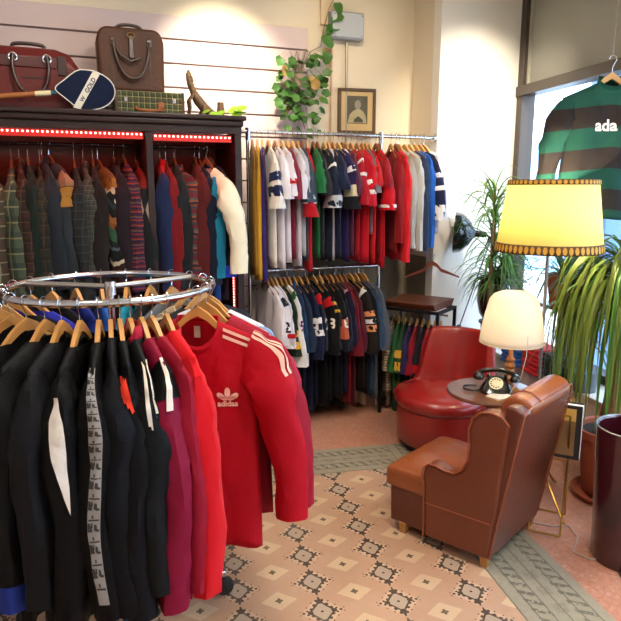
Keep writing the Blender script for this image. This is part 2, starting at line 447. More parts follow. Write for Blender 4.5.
HN = [0]
def add_hanger(loc, rz, w, slope, z0, col, label, nk):
    """wooden hanger: curved wishbone with a metal hook over the rail"""
    r = empty('wooden_hanger', loc, rz, None, 'hanger', HG[0])
    r['label'] = fit(label)
    top = []; bot = []; n = 12
    for i in range(n + 1):
        x = -w + 2 * w * i / n; ax = abs(x); z = z0 - .010 - slope * ax - .012 * (ax / w) ** 2 + (.034 * (1 - (ax / nk) ** 2) if ax < nk else 0)
        th = lerp(.038, .016, ax / w)
        top.append((x, z)); bot.append((x, z - th + .004))
    mb = MB(); mb.prism(top + bot[::-1], -.007, .007, Matrix(((1, 0, 0, 0), (0, 0, 1, 0), (0, 1, 0, 0), (0, 0, 0, 1))))
    mb.build('arm', mat('hanger_wood', col, .42, var=.15, vscale=20), r)
    zc = .0; pts = [(0, 0, z0 + .03), (0, 0, -.034)] + [(.018 * sin(a) * 1.0, 0, -.004 - .018 * cos(a)) for a in [pi * k / 8 for k in range(-0, 13)]]
    pts = [(0, 0, z0 + .025), (0, 0, -.035), (.004, 0, -.03)] + [(.019 * cos(a), 0, .003 + .019 * sin(a)) for a in [-.9 + k * .45 for k in range(10)]]
    q = MB(); q.tube(pts, .0018, 6); q.build('hook', M_STEEL, r)
    return r
HG = ['wooden hangers']
def fit(t):
    ws = t.split()
    return ' '.join(ws[:16])
M_STEEL = mat('chrome', '#c9ccd2', .18, 1.0)
M_IRON = mat('black_iron', '#17161a', .45, .6)
def rail_tube(mb, a, b, r=.0125): return mb.tube([a, b], r, 14)
# ================================================================ the room
WX, WY = 2.694, 4.634
TH = R(9.86)            # heading of the floor tiling
WH = R(7.95)            # heading of the shop window
def floor_mat():
    q = NT('cement_tile_floor', .38); q.b.inputs['Specular IOR Level'].default_value = .4
    g = q.t.nodes.new('ShaderNodeNewGeometry'); xs = q.t.nodes.new('ShaderNodeSeparateXYZ'); q.t.links.new(g.outputs['Position'], xs.inputs[0])
    q.vec = g.outputs['Position']; x, y = xs.outputs[0], xs.outputs[1]; f = q.f
    u = f('SUBTRACT', f('MULTIPLY', x, cos(TH)), f('MULTIPLY', y, sin(TH))); v = f('ADD', f('MULTIPLY', x, sin(TH)), f('MULTIPLY', y, cos(TH)))
    A, B, u0, v0 = .2045, .3275, .182, 3.27
    nw = q.noise(26, 2); u = f('ADD', u, f('MULTIPLY', f('SUBTRACT', nw, .5), .004)); v = f('ADD', v, f('MULTIPLY', f('SUBTRACT', q.noise(31, 2), .5), .004))
    def cell(du, dv):
        a = f('MULTIPLY', f('SUBTRACT', f('FRACT', f('ADD', f('DIVIDE', f('SUBTRACT', u, u0 + du), B), 20.5)), .5), B)
        b = f('MULTIPLY', f('SUBTRACT', f('FRACT', f('ADD', f('DIVIDE', f('SUBTRACT', v, v0 + dv), A), 20.5)), .5), A)
        return f('ABSOLUTE', a), f('ABSOLUTE', b)
    def dia(a, b, ra, rb): return f('ADD', f('DIVIDE', a, ra), f('DIVIDE', b, rb))
    def dot(a, b, ca, cb, r):
        p = f('SUBTRACT', a, ca); s_ = f('SUBTRACT', b, cb)
        return f('LESS_THAN', f('ADD', f('MULTIPLY', p, p), f('MULTIPLY', s_, s_)), r * r)
    def mx(*l):
        r = l[0]
        for k in l[1:]: r = f('MAXIMUM', r, k)
        return r
    a, b = cell(0, 0); a2, b2 = cell(B / 2, A / 2)
    n1 = q.noise(3.0, 5); n2 = q.noise(38, 3); n3 = q.noise(160, 2)
    base = q.mix(n1, '#b48b6b', '#c3a388'); base = q.mix(f('MULTIPLY', n2, .3), base, '#b07c62')
    # light diamonds with a dark heart
    d2 = dia(a2, b2, .078, .062); halo = f('MULTIPLY', f('MULTIPLY', f('LESS_THAN', d2, 1), .42), f('ADD', n1, .45))
    base = q.mix(halo, base, '#dcc59c')
    base = q.mix(f('MULTIPLY', mx(dot(a2, b2, 0, 0, .011), dot(a2, b2, .011, .0, .006), dot(a2, b2, 0, .012, .006)), .8), base, '#3c382c')
    # dark star motifs
    d1 = dia(a, b, .052, .066)
    base = q.mix(f('MULTIPLY', f('LESS_THAN', dia(a, b, .088, .098), 1), .35), base, '#d6bb9c')
    base = q.mix(f('MULTIPLY', f('LESS_THAN', d1, 1), .6), base, '#9c9080')
    ring = f('LESS_THAN', f('ABSOLUTE', f('SUBTRACT', d1, 1)), .10)
    dots = mx(ring, dot(a, b, .050, .0, .012), dot(a, b, .0, .064, .014), dot(a, b, .0, .082, .007), dot(a, b, .026, .044, .0085), dot(a, b, .042, .020, .008), dot(a, b, .012, .072, .008), dot(a, b, .062, .012, .0055), dot(a, b, .078, .0, .0065), dot(a, b, .092, .010, .003), dot(a, b, .0, .092, .0045), dot(a, b, .036, .062, .0038), dot(a, b, .060, .034, .0035), dot(a, b, 0, 0, .006))
    base = q.mix(f('MULTIPLY', dots, .86), base, '#242220')
    # border strips
    def border(t, s_):
        w = .36; tt = f('DIVIDE', t, w)
        col = q.mix(n2, '#8e8572', '#a79d86')
        fr = f('FRACT', f('ADD', f('MULTIPLY', tt, 6), 10)); line = f('LESS_THAN', fr, .13)
        band = f('LESS_THAN', f('ABSOLUTE', f('SUBTRACT', tt, .26)), .10); band2 = f('LESS_THAN', f('ABSOLUTE', f('SUBTRACT', tt, .74)), .10)
        zig = f('FRACT', f('ADD', f('DIVIDE', f('ADD', s_, f('MULTIPLY', t, .6)), .062), 50)); z1 = f('LESS_THAN', zig, .42)
        mid = f('LESS_THAN', f('ABSOLUTE', f('SUBTRACT', tt, .5)), .08); z2 = f('LESS_THAN', f('FRACT', f('ADD', f('DIVIDE', s_, .12), 50)), .5)
        patt = f('MULTIPLY', f('MAXIMUM', band, band2), z1); patt = f('MAXIMUM', patt, f('MULTIPLY', mid, f('MULTIPLY', z2, .35)))
        ink = f('MULTIPLY', f('MAXIMUM', f('MULTIPLY', line, .8), f('MULTIPLY', patt, f('GREATER_THAN', q.noise(55, 2), .44))), .62)
        return q.mix(ink, col, '#38352e')
    bu = border(f('SUBTRACT', u, 1.30), v); bv = border(f('SUBTRACT', v, 3.49), u)
    base = q.mix(f('GREATER_THAN', v, 3.49), base, bv)
    base = q.mix(f('GREATER_THAN', u, 1.30), base, bu)
    # plain pink terrazzo around the carpet of tiles
    vo = q.t.nodes.new('ShaderNodeTexVoronoi'); vo.inputs['Scale'].default_value = 70; q.t.links.new(q.vec, vo.inputs['Vector'])
    sp = q.t.nodes.new('ShaderNodeSeparateXYZ'); q.t.links.new(vo.outputs['Color'], sp.inputs[0])
    pink = q.mix(sp.outputs[0], '#b57a60', '#c4907a'); pink = q.mix(f('MULTIPLY', f('GREATER_THAN', sp.outputs[1], .95), .25), pink, '#dccbbd')
    pink = q.mix(f('MULTIPLY', n1, .4), pink, '#b87a60')
    out = f('MAXIMUM', f('GREATER_THAN', u, 1.652), f('MAXIMUM', f('GREATER_THAN', v, 3.845), f('LESS_THAN', u, -2.2)))
    base = q.mix(out, base, pink)
    q.bump(f('ADD', n2, n3), .15, .002)
    return q.out(base)

def wall_mat(name, col, low_col=None, dz=1.2, var=.04):
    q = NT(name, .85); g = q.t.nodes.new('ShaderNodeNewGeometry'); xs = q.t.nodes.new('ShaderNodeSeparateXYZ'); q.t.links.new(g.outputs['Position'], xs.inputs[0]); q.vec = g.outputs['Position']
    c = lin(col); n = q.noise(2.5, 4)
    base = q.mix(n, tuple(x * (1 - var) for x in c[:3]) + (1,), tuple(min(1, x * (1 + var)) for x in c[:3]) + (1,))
    if low_col:
        k = q.f('LESS_THAN', xs.outputs[2], dz); d = q.mix(q.noise(9, 5), low_col, tuple(x * 1.25 for x in lin(low_col)[:3]) + (1,)); base = q.mix(k, base, d)
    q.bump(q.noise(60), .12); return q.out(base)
M_WALL = wall_mat('cream_plaster', '#ddd0b8', '#7d7160', 1.17)  # cream above, darker grey-brown colour below a set height
M_PIER = wall_mat('white_plaster', '#e9e4da')
M_CEIL = wall_mat('ceiling_paint', '#e8e4dc')

struct('floor', MB().box(-2.8, 3.9, -2.7, 4.9, -.1, 0), floor_mat(), smooth=False)
struct('ceiling', MB().box(-2.8, 3.9, -2.7, 4.9, 3.42, 3.5), M_CEIL, smooth=False)
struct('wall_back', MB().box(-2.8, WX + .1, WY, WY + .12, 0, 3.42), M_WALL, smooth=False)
struct('wall_left', MB().box(-2.8, -2.68, -2.7, WY, 0, 3.42), M_PIER, smooth=False)
struct('wall_front', MB().box(-2.68, 3.9, -2.7, -2.58, 0, 3.42), M_PIER, smooth=False)
# the pier: a beige return towards the rack and a white face towards the shop
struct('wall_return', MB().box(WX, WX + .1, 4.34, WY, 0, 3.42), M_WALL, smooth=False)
struct('wall_pier', MB().box(WX, 3.46, 4.24, 4.34, 0, 3.42), M_PIER, smooth=False)

# window wall frame: local x runs along the wall towards the camera, local y outwards
wd_ = Vector((-sin(WH), -cos(WH), 0)); wn = Vector((cos(WH), -sin(WH), 0)); W0 = Vector((3.44, 4.24, 0))
def wpt(s, o, z): return W0 + wd_ * s + wn * o + Vector((0, 0, z))
def wbox(mb, s0, s1, o0, o1, z0, z1):
    P = [wpt(a, b, c) for c in (z0, z1) for a, b in ((s0, o0), (s1, o0), (s1, o1), (s0, o1))]
    return mb.add(P, [(0, 3, 2, 1), (4, 5, 6, 7), (0, 1, 5, 4), (1, 2, 6, 5), (2, 3, 7, 6), (3, 0, 4, 7)])
LEN = 6.9
M_FRAME = mat('bronze_frame', '#4a4038', .4, .3, var=.1)
struct('wall_window', wbox(wbox(MB(), -.12, LEN, .0, .25, 0, .42), -.12, LEN, 0, .25, 3.2, 3.42), M_PIER, smooth=False)
# fixed lights of the shop window
M_GLASS = bpy.data.materials.new('window_glass'); M_GLASS.use_nodes = True
nt = M_GLASS.node_tree; nt.nodes.remove(nt.nodes['Principled BSDF']); out = nt.nodes['Material Output']
tr = nt.nodes.new('ShaderNodeBsdfTransparent'); gl = nt.nodes.new('ShaderNodeBsdfGlossy'); gl.inputs['Roughness'].default_value = .02; mxs = nt.nodes.new('ShaderNodeMixShader')
fr = nt.nodes.new('ShaderNodeFresnel'); fr.inputs[0].default_value = 1.25
tr.inputs[0].default_value = (.93, .96, 1, 1)
mxs.inputs[0].default_value = .05; nt.links.new(tr.outputs[0], mxs.inputs[1]); nt.links.new(gl.outputs[0], mxs.inputs[2]); nt.links.new(mxs.outputs[0], out.inputs[0])
M_BLIND = mat('roller_blind', '#8f8c80', .8, var=.06, vscale=2, bump=.1)
edges = [0.0, 2.3, 4.6, 6.9]
for i in range(3):
    s0, s1 = edges[i], edges[i + 1]
    fr_ = MB(); wbox(fr_, s0 - (.0 if i == 0 else .03), s0 + (.075 if i == 0 else .04), -.03, .09, .42, 3.2)
    if i == 2: wbox(fr_, s1 - .06, s1, -.03, .09, .42, 3.2)
    wbox(fr_, s0, s1, -.03, .09, .42, .5); wbox(fr_, s0, s1, -.03, .09, 3.13, 3.2)
    wbox(fr_, s0, s1, -.045, .09, 2.415, 2.49)
    w = struct('window_%d' % (i + 1), fr_, M_FRAME, smooth=False, bevel=.004)
    wbox(MB(), s0 + .04, s1 - .03, .03, .036, .5, 2.415).build('pane', M_GLASS, w, smooth=False)
    p = wbox(MB(), s0 + .04, s1 - .03, .02, .028, 2.49, 3.13).build('blind_panel', M_BLIND, w, smooth=False)
    wbox(MB(), s0 + .075, s0 + .095, .0, .03, 2.49, 3.13).build('panel_bead', mat('bead', '#a8a493', .5), w, smooth=False)
# window ledge
struct('trim_1', wbox(MB(), .0, LEN, -.28, .0, .40, .44), mat('ledge', '#cfc8bd', .5, var=.05), smooth=False, bevel=.005)
struct('wall_ledge', wbox(MB(), .0, LEN, -.26, .0, .0, .40), M_PIER, smooth=False)

# street outside
struct('ground', MB().box(3.9, 16, -10, 20, -.25, -.12), mat('pavement', '#b9b6b0', .9, var=.1), smooth=False)
fac = empty('facade_building', (9.5, 3, -.12), 0, 'pale sunlit building facade across the street behind the shop window', 'building')
fm = mat('pale_render', '#e9eff2', .8, var=.04, vscale=1); bl = mat('blue_grey_stone', '#6f93bd', .7, var=.08)
MB().box(0, 1, -9, 14, 0, 9).build('wall', fm, fac, smooth=False)
for k in range(6):
    y = -6 + k * 3.3
    MB().box(-.04, .0, y, y + 1.5, .1, 2.7).build('shopfront', mat('shop_glass', '#8fb6d6', .2), fac, smooth=False)
    MB().box(-.06, .0, y, y + 1.2, 4.6, 6.2).build('window', mat('far_glass', '#b9d3e6', .2), fac, smooth=False)
MB().box(-.08, 0, -9, 14, 3.35, 3.5).build('string_course', mat('cornice', '#c9d9e4', .8), fac, smooth=False)
# blue stone pilaster just outside the glass
pl = wbox(wbox(MB(), .06, .16, .45, .75, -.12, 2.35), .10, .40, .55, .9, -.12, 3.3)
tag(pl.build('stone_pilaster', bl, smooth=False, bevel=.02), 'blue-grey fluted pilaster standing right outside the window beside the pier', 'pilaster')
aw = empty('street_awning', (7.6, 4.9, 2.35), R(90), 'blue rounded awning over a shopfront across the street', 'awning')
q = MB(); n = 10
prof = [(-.9 * cos(pi / 2 * k / n), .0 + .5 * sin(pi / 2 * k / n)) for k in range(n + 1)] + [(0, -.0)]
q.prism(prof, -1.0, 1.0, Matrix(((0, 0, 1, 0), (1, 0, 0, 0), (0, 1, 0, 0), (0, 0, 0, 1)))); q.build('canopy', mat('awning_blue', '#5877a8', .8, var=.08), aw, angle=50)
q = MB(); q.bar((-.95, .9, -.2), (-.95, -.5, .0), .03); q.bar((.95, .9, -.2), (.95, -.5, .0), .03); q.build('bracket', M_IRON, aw)

# lilac slat panel on the back wall
M_SLAT = mat('lilac_slat_board', '#c9b6b4', .55, var=.03)
q = MB(); zz = 2.862; edgesz = []
while zz > .6:
    z1 = max(.5, zz - .158); q.box(-1.9, 1.79, WY - .022, WY - .002, z1 + .012, zz); zz = z1
o = struct('trim_2', q, M_SLAT, smooth=False, bevel=.003)
struct('trim_3', MB().box(-1.9, 1.79, WY - .006, WY - .0005, .5, 2.86), mat('slat_groove', '#7d6a66', .8), smooth=False)

# electrical box with its pipe, on the back wall
t = empty('electrical_box', (2.08, WY, 2.80), 0, 'grey metal electrical box high on the cream wall above the picture', 'electrical box')
MB().box(-.135, .135, -.09, 0, 0, .19).build('casing', mat('box_grey', '#8e939a', .5, var=.05), t, smooth=False, bevel=.006)
MB().box(-.125, .125, -.10, -.09, .01, .18).build('lid', mat('lid_grey', '#a9aeb4', .45, var=.05), t, smooth=False, bevel=.004)
MB().box(-.19, -.09, -.03, 0, .1, .44).build('cable_duct', mat('duct_cream', '#d8c4a4', .6), t, smooth=False, bevel=.004)
for dx in (-.11, .11):
    for dz in (.025, .165): MB().sphere((dx, -.101, dz), .006).build('screw', M_STEEL, t)
q = MB(); q.tube([(2.10, WY - .03, 2.80), (2.10, WY - .03, 1.3)], .010, 8); tag(q.build('steel_conduit', mat('conduit', '#9a948a', .4, .5)), 'thin grey conduit running down the wall behind the framed picture', 'pipe')
q = MB(); q.tube([(1.985, WY - .012, 2.86), (1.975, WY - .012, 1.3)], .009, 8); tag(q.build('painted_pipe', mat('pink_pipe', '#c9a48a', .6)), 'thin pinkish painted pipe left of the conduit on the cream wall', 'pipe')

# framed picture
t = empty('framed_picture', (2.19, WY - .002, 2.125), R(-8), 'small old portrait print in dark wooden frame above the clothes rail', 'picture')
fw_, fh, dp = .30, .335, .06
q = MB(); b = .022
q.box(-fw_ / 2, -fw_ / 2 + b, -dp, 0, 0, fh).box(fw_ / 2 - b, fw_ / 2, -dp, 0, 0, fh).box(-fw_ / 2 + b, fw_ / 2 - b, -dp, 0, fh - b, fh).box(-fw_ / 2 + b, fw_ / 2 - b, -dp, 0, 0, b)
q.build('frame', mat('frame_wood', '#4f3a22', .5, var=.2), t, smooth=False, bevel=.004)
MB().box(-fw_ / 2 + b, fw_ / 2 - b, -.045, -.04, b, fh - b).build('mat_board', mat('mat_board', '#c2a571', .8), t, smooth=False)
MB().box(-.085, .085, -.048, -.045, .075, .28).build('print', mat('print_ground', '#55503f', .8, var=.3, vscale=30), t, smooth=False)
bodyp = [(-.075, .08), (.078, .08), (.07, .13), (.05, .165), (.02, .185), (.0, .185), (-.03, .17), (-.06, .14)]
XZ = Matrix(((1, 0, 0, 0), (0, 0, 1, 0), (0, 1, 0, 0), (0, 0, 0, 1)))
MB().prism(bodyp, -.0495, -.048, XZ).build('printed_figure', mat('print_light', '#a79a72', .8, var=.25, vscale=40), t, smooth=False)
MB().prism([(.005 + .026 * cos(a), .215 + .034 * sin(a)) for a in [k * pi / 8 for k in range(16)]], -.0505, -.0495, XZ).build('printed_head', mat('print_face', '#8f8577', .8), t, smooth=False)
MB().prism([(-.03, .085), (.05, .085), (.045, .105), (.01, .13), (-.02, .11)], -.0505, -.0495, XZ).build('printed_hands', mat('print_dark', '#453f33', .8), t, smooth=False)

# ================================================================ wardrobe
WX0, WX1, WF, WT = -1.75, 1.125, 4.03, 2.155
M_DARK = mat('dark_stained_wood', '#24100d', .42, var=.3, vscale=7, bump=.1, bscale=30, coat=.1, spec=.35)
M_DIN = mat('wardrobe_lining', '#6b3826', .6, var=.2, vscale=5)
wr = empty('open_wardrobe', ((WX0 + WX1) / 2, 4.32, 0), 0, 'wide dark wooden open wardrobe full of sweaters under the bags', 'wardrobe')
def wb(name, x0, x1, y0, y1, z0, z1, m=M_DARK, **k):
    c = (WX0 + WX1) / 2
    return MB().box(x0 - c, x1 - c, y0 - 4.32, y1 - 4.32, z0, z1).build(name, m, wr, smooth=False, **k)
wb('side_panel', WX1 - .06, WX1 - .015, WF + .01, WY - .02, .08, 2.06, bevel=.004)
wb('side_panel', WX0, WX0 + .045, WF + .01, WY - .02, .08, 2.06, bevel=.004)
wb('divider', .51, .55, WF + .01, WY - .03, .08, 2.06, bevel=.004)
wb('divider', -.75, -.71, WF + .01, WY - .03, .08, 2.06, bevel=.004)
wb('back_panel', WX0, WX1 - .02, WY - .045, WY - .025, .08, 2.06, M_DIN)
wb('plinth', WX0, WX1 - .015, WF, WY - .02, 0, .1, bevel=.006)
wb('top_board', WX0 - .02, WX1 + .01, WF - .035, WY - .02, 2.125, WT, bevel=.008, seg=3)
wb('cornice', WX0 - .01, WX1 - .005, WF - .02, WF + .03, 2.088, 2.126, bevel=.012, seg=3)
wb('frieze', WX0, WX1 - .015, WF, WF + .03, 2.045, 2.09, bevel=.003)
q = MB()
for x0, x1 in ((WX0, -.75), (-.71, .51), (.55, WX1 - .06)):
    c = (WX0 + WX1) / 2; q = MB(); q.tube([(x0 - c, .01, 1.975), (x1 - c, .01, 1.975)], .012, 12); q.build('hanging_rail', M_IRON, wr)
# red LED strips: a dark-red carrier with a row of diodes
M_LED = mat('led_diode', '#ffb0a8', .4, emis='#ff8f80', estr=9)
M_STRIP = mat('led_carrier', '#a01812', .5, emis='#d00c08', estr=.45)
def led(x0, x1, z, lab):
    n = int((x1 - x0) / .026); t = empty('led_strip', ((x0 + x1) / 2, WF + .035, z), 0, lab, 'light strip', 'red light strips in the wardrobe'); c = (x0 + x1) / 2
    MB().box(x0 - c, x1 - c, 0, .006, -.028, .012).build('carrier', M_STRIP, t, smooth=False)
    q = MB()
    for i in range(n):
        x = x0 + (i + .5) * (x1 - x0) / n - c; q.box(x - .005, x + .005, -.005, 0, -.005, .005)
    o = q.build('diodes', M_LED, t, smooth=False); o['kind'] = 'stuff'
    lamp('led_glow', 'AREA', (c, WF + .05, z - .035), 1.6 * (x1 - x0), (1, .06, .03), (c, WF + .16, z - .6), shape='RECTANGLE', size=x1 - x0, size_y=.02)
led(-.71, .50, 2.028, 'red light strip with glowing diodes across the wider left bay of the wardrobe')
led(.56, 1.05, 2.022, 'short red light strip with glowing diodes across the narrow right bay')
t = empty('led_strip', (1.06, WF + .05, 1.0), 0, 'upright red light strip inside the right side of the wardrobe', 'light strip', 'red light strips in the wardrobe')
MB().box(-.012, -.006, -.02, .02, -.55, .38).build('carrier', M_STRIP, t, smooth=False)
q = MB()
for i in range(48): z = -.54 + i * .0187; q.box(-.016, -.012, -.006, .006, z, z + .009)
o = q.build('diodes', M_LED, t, smooth=False); o['kind'] = 'stuff'

# added housings over the fill lights, then the ceiling spotlights
for (x, y, z), e in FILLS:
    t = empty('fill_light_housing', (x, y, 3.42), 0, 'square white housing of an added fill light %s' % ('behind the camera on the left' if x < 0 else 'behind the camera on the right' if x > 1 else 'over the middle of the shop'), 'ceiling light')
    MB().box(-.32, .32, -.32, .32, -.05, 0).build('housing', mat('white_metal', '#e6e6e4', .5), t, smooth=False, bevel=.004)
for i, ((x, y, z), tg, e, c, a) in enumerate(SPOTS):
    t = empty('ceiling_spotlight', (x, y, 3.42), 0, 'small ceiling spotlight turned to %s' % ['the slat panel above the wardrobe', 'the white pier', 'the picture wall', 'the left of the slat panel'][i], 'spotlight')
    d = (Vector(tg) - Vector((x, y, z))).normalized(); p = Vector((0, 0, z - 3.42)); MB().tube([p - d * .14, p - d * .02], [.03, .045], 16, cap=False).build('lamp_head', mat('white_metal', '#e6e6e4', .5), t, solid=.003)
    MB().tube([(0, 0, 0), p - d * .1], .008, 8).build('stem', mat('white_metal', '#e6e6e4', .5), t)
# ================================================================ clothes in the wardrobe
def wx(px): return -.28 + .00545 * px if px < 145 else .515 + .0062 * (px - 145)
K = fabric
HG[0] = 'hangers in the wardrobe'
WR = [  # px of the near sleeve, turn, kind, material, length, extras, label
 (-34, 6, 'jacket', K('#23211f'), .80, {}, 'charcoal jacket at the cropped left edge of the wardrobe rail'),
 (-16, 4, 'shirt', plaid('#2c3a2c', '#4a2f25', '#7a7a60'), .78, {}, 'green and brown checked shirt at the left edge of the wardrobe'),
 (2, 0, 'jacket', plaid('#414a3a', '#262e29', '#77724f', .09), .86, {}, 'grey-green checked jacket with pale sleeve at the far left of the wardrobe'),
 (12, 3, 'shirt', plaid('#34201a', '#1d1714', '#4c3826', .06), .78, {}, 'brown and rust checked flannel shirt near the left of the wardrobe'),
 (22, 5, 'jacket', K('#18211c'), .84, {}, 'blackish green jacket between brown flannel and olive check'),
 (31, 0, 'shirt', plaid('#2a2a20', '#171a15', '#472e20', .07), .76, {}, 'olive checked shirt just left of the ochre-patched denim jacket'),
 (41, 12, 'jacket', K('#1f2328'), .80, {}, 'dark slate jacket mostly hidden behind the ochre-patched denim jacket'),
 (56, 24, 'jacket', K('#2c3136'), .86, {'patch': 1}, 'grey denim jacket with tan shoulder and ochre sleeve patch in the wardrobe'),
 (69, 2, 'shirt', plaid('#1a1b1c', '#1f2423', '#383733', .05), .84, {}, 'black checked shirt right of the ochre-patched denim jacket'),
 (80, 4, 'jacket', plaid('#34352f', '#262622', '#56544a', .03), .66, {}, 'grey-olive tweed jacket with pale sleeve left of the nordic cardigan'),
 (88, 0, 'jacket', K('#1c1513'), .80, {}, 'near-black brown jacket tucked left of the nordic cardigan'),
 (106, 20, 'cardigan', 'nordic', .82, {}, 'black nordic pattern cardigan with ochre shoulders and cream zigzags'),
 (115, 5, 'jacket', K('#20151a'), .74, {}, 'dark plum jacket squeezed right of the nordic cardigan'),
 (128, 8, 'sweater', striped(['#4c182a', '#1d1838', '#742a22', '#281e42', '#5c4634', '#3a172e', '#191c38', '#7c3428'], .085, .02), .84, {}, 'thick knit sweater striped in purple, red and blue'),
 (141, 6, 'sweater', 'diamond', .80, {}, 'black sweater with brick-red shoulders and pale lozenges beside the divider'),
 (160, -4, 'jacket', K('#a8101c'), .84, {'low': K('#1b2444')}, 'red jacket with navy lower half, first right of the wardrobe divider'),
 (169, 2, 'jacket', K('#6c1418'), .88, {}, 'deep maroon jacket behind the red and navy one'),
 (177, 0, 'jacket', K('#1c1f22'), .84, {}, 'charcoal jacket left of the multicolour striped sleeve'),
 (190, 22, 'sweater', striped(['#60242e', '#343e44', '#7a3a2e', '#282630', '#84503c', '#465049', '#60222a'], .10, .022), .70, {}, 'multicolour striped knit sweater in brick, grey and teal in the right bay'),
 (199, 0, 'jacket', K('#521c1c'), .86, {}, 'dark wine jacket hanging below the striped knit'),
 (206, 4, 'jacket', K('#161c2c'), .82, {}, 'midnight navy jacket right of the striped knit'),
 (213, 2, 'jacket', K('#1e4f9c'), .76, {'low': K('#1c7896')}, 'bright blue jacket with teal sleeves in the right bay'),
 (223, 14, 'jacket', K('#131722'), .78, {'cuff': K('#2440b4')}, 'black jacket with royal blue cuffs at the right of the wardrobe'),
]
def nordic():
    q = NT('nordic_knit', .95); x, y, z = q.pos(); f = q.f
    zz = f('DIVIDE', f('MULTIPLY', z, -1), 1.0); w = f('MULTIPLY', f('ABSOLUTE', f('SUBTRACT', f('FRACT', f('ADD', f('DIVIDE', x, .06), 10)), .5)), .06)
    w2 = f('MULTIPLY', f('ABSOLUTE', f('SUBTRACT', f('FRACT', f('ADD', f('DIVIDE', y, .06), 10)), .5)), .05)
    h = f('ADD', zz, f('ADD', w, w2))
    c = q.ramp(f('DIVIDE', h, 1.0), [(0, '#5a3c1c'), (.235, '#7c5522'), (.29, '#a89c84'), (.315, '#141a18'), (.37, '#26343a'), (.40, '#141a18'), (.46, '#8d5a33'), (.50, '#7c4a28'), (.53, '#2c5038'), (.61, '#17201c'), (.65, '#495459'), (.67, '#15181a'), (.74, '#b3a78c'), (.765, '#2a1714')])
    q.bump(q.noise(150), .5); return q.out(c)
def diamond():
    q = NT('lozenge_knit', .95); x, y, z = q.pos(); f = q.f
    a = f('ABSOLUTE', f('SUBTRACT', f('FRACT', f('ADD', f('DIVIDE', f('ADD', x, y), .055), 10.3)), .5)); b = f('DIVIDE', f('ABSOLUTE', f('ADD', z, .40)), .12)
    d = f('LESS_THAN', f('ADD', f('MULTIPLY', a, 1.6), b), .62)
    base = q.mix(f('GREATER_THAN', z, -.27), '#15181a', '#6c201a'); base = q.mix(d, base, '#8c7a66')
    q.bump(q.noise(150), .5); return q.out(base)
SPEC = {'nordic': nordic(), 'diamond': diamond()}
for i, (px, a, kind, m, L, ex, lab) in enumerate(WR):
    m = SPEC.get(m, m) if isinstance(m, str) else m
    a0 = R(-90 + a); x = wx(px) - .22 * sin(R(a)) * .9 + .012
    L *= 1.16; dz_ = random.Random(i * 3).uniform(0, .05)
    g = G(kind, lab, kind, (x, 4.33, 1.975), a0, m, z0=-.08 - dz_, L=L, W=.215, T=.046 if a < 15 else .054, seed=i, group='clothes on the wardrobe rail', ry=.066, Ls=L * .76, spread=.5, sm_=ex.get('low'), hcol='#6d4a2c', cuff=ex.get('cuff'), collar=m if i % 3 == 0 else None,
          hlabel='dark hanger inside the ' + lab)
    if 'patch' in ex:
        for sg in (1,): g.sband(sg, .02, .26, K('#7c6048'), 'shoulder_patch', .003, 6); g.sband(sg, .27, .46, K('#94692e'), 'sleeve_patch', .004, 6)
        g.spatch(1, .5, .62, 3.6, 4.6, K('#b98b3e'), 'ochre_badge')
    if kind == 'cardigan':
        V, F = flat_poly([[(.028 * cos(k * pi / 6), .028 * sin(k * pi / 6)) for k in range(12)]]); 
        decal('woven_rosette', (V, F), g.sl[1], K('#d8d2c0'), g.root, (-.0, -.345), axis='+X'); V, F = flat_poly([[(.013 * cos(k * pi / 6), .013 * sin(k * pi / 6)) for k in range(12)]]); decal('rosette_heart', (V, F), g.sl[1], K('#16191b'), g.root, (-.0, -.345), axis='+X', off=.006)
# cream jacket whose sleeve swings out of the wardrobe
g = G('jacket', 'cream jacket whose wide sleeve swings out at the right end of the wardrobe', 'jacket', (wx(222) - .08, 4.20, 1.955), R(-90 + 30), fabric('#e6dcc0'), L=.46, W=.17, slope=.55, T=.03, seed=77, group='clothes on the wardrobe rail', ry=.075, Ls=.62, spread=1.9, hlabel='hanger of the cream jacket at the right end of the wardrobe', hcol='#6d4a2c')

# ================================================================ double clothes rail on the back wall
rk = empty('two_tier_clothes_rail', (1.16, 4.275, 0), 0, 'chrome two-level clothes rail fixed between wardrobe and pier', 'clothes rail')
MB().tube([(-.02, 0, 2.085), (WX - 1.16, 0, 2.085)], .0135, 16).build('upper_rail', M_STEEL, rk)
MB().tube([(.08, 0, 1.13), (2.24 - 1.16, 0, 1.13)], .0135, 16).build('lower_rail', M_STEEL, rk)
MB().tube([(2.235 - 1.16, 0, 0), (2.235 - 1.16, 0, 2.085)], .0135, 16).build('upright', M_STEEL, rk)
MB().tube([(.055, 0, 0), (.055, 0, 2.085)], .011, 12).build('upright', M_STEEL, rk)
q = MB(); q.tube([(WX - 1.16 - .02, 0, 2.085), (WX - 1.16 - .001, 0, 2.085)], .032, 20); q.build('end_flange', M_STEEL, rk)
for xx in (.06, 2.235 - 1.16):
    q = MB(); q.tube([(xx, 0, 2.03), (xx, 0, 2.11)], .019, 14); q.build('clamp', M_STEEL, rk); MB().tube([(xx, 0, 2.085), (xx, WY - 4.275 - .002, 2.085)], .009, 10).build('bracket_arm', M_STEEL, rk)

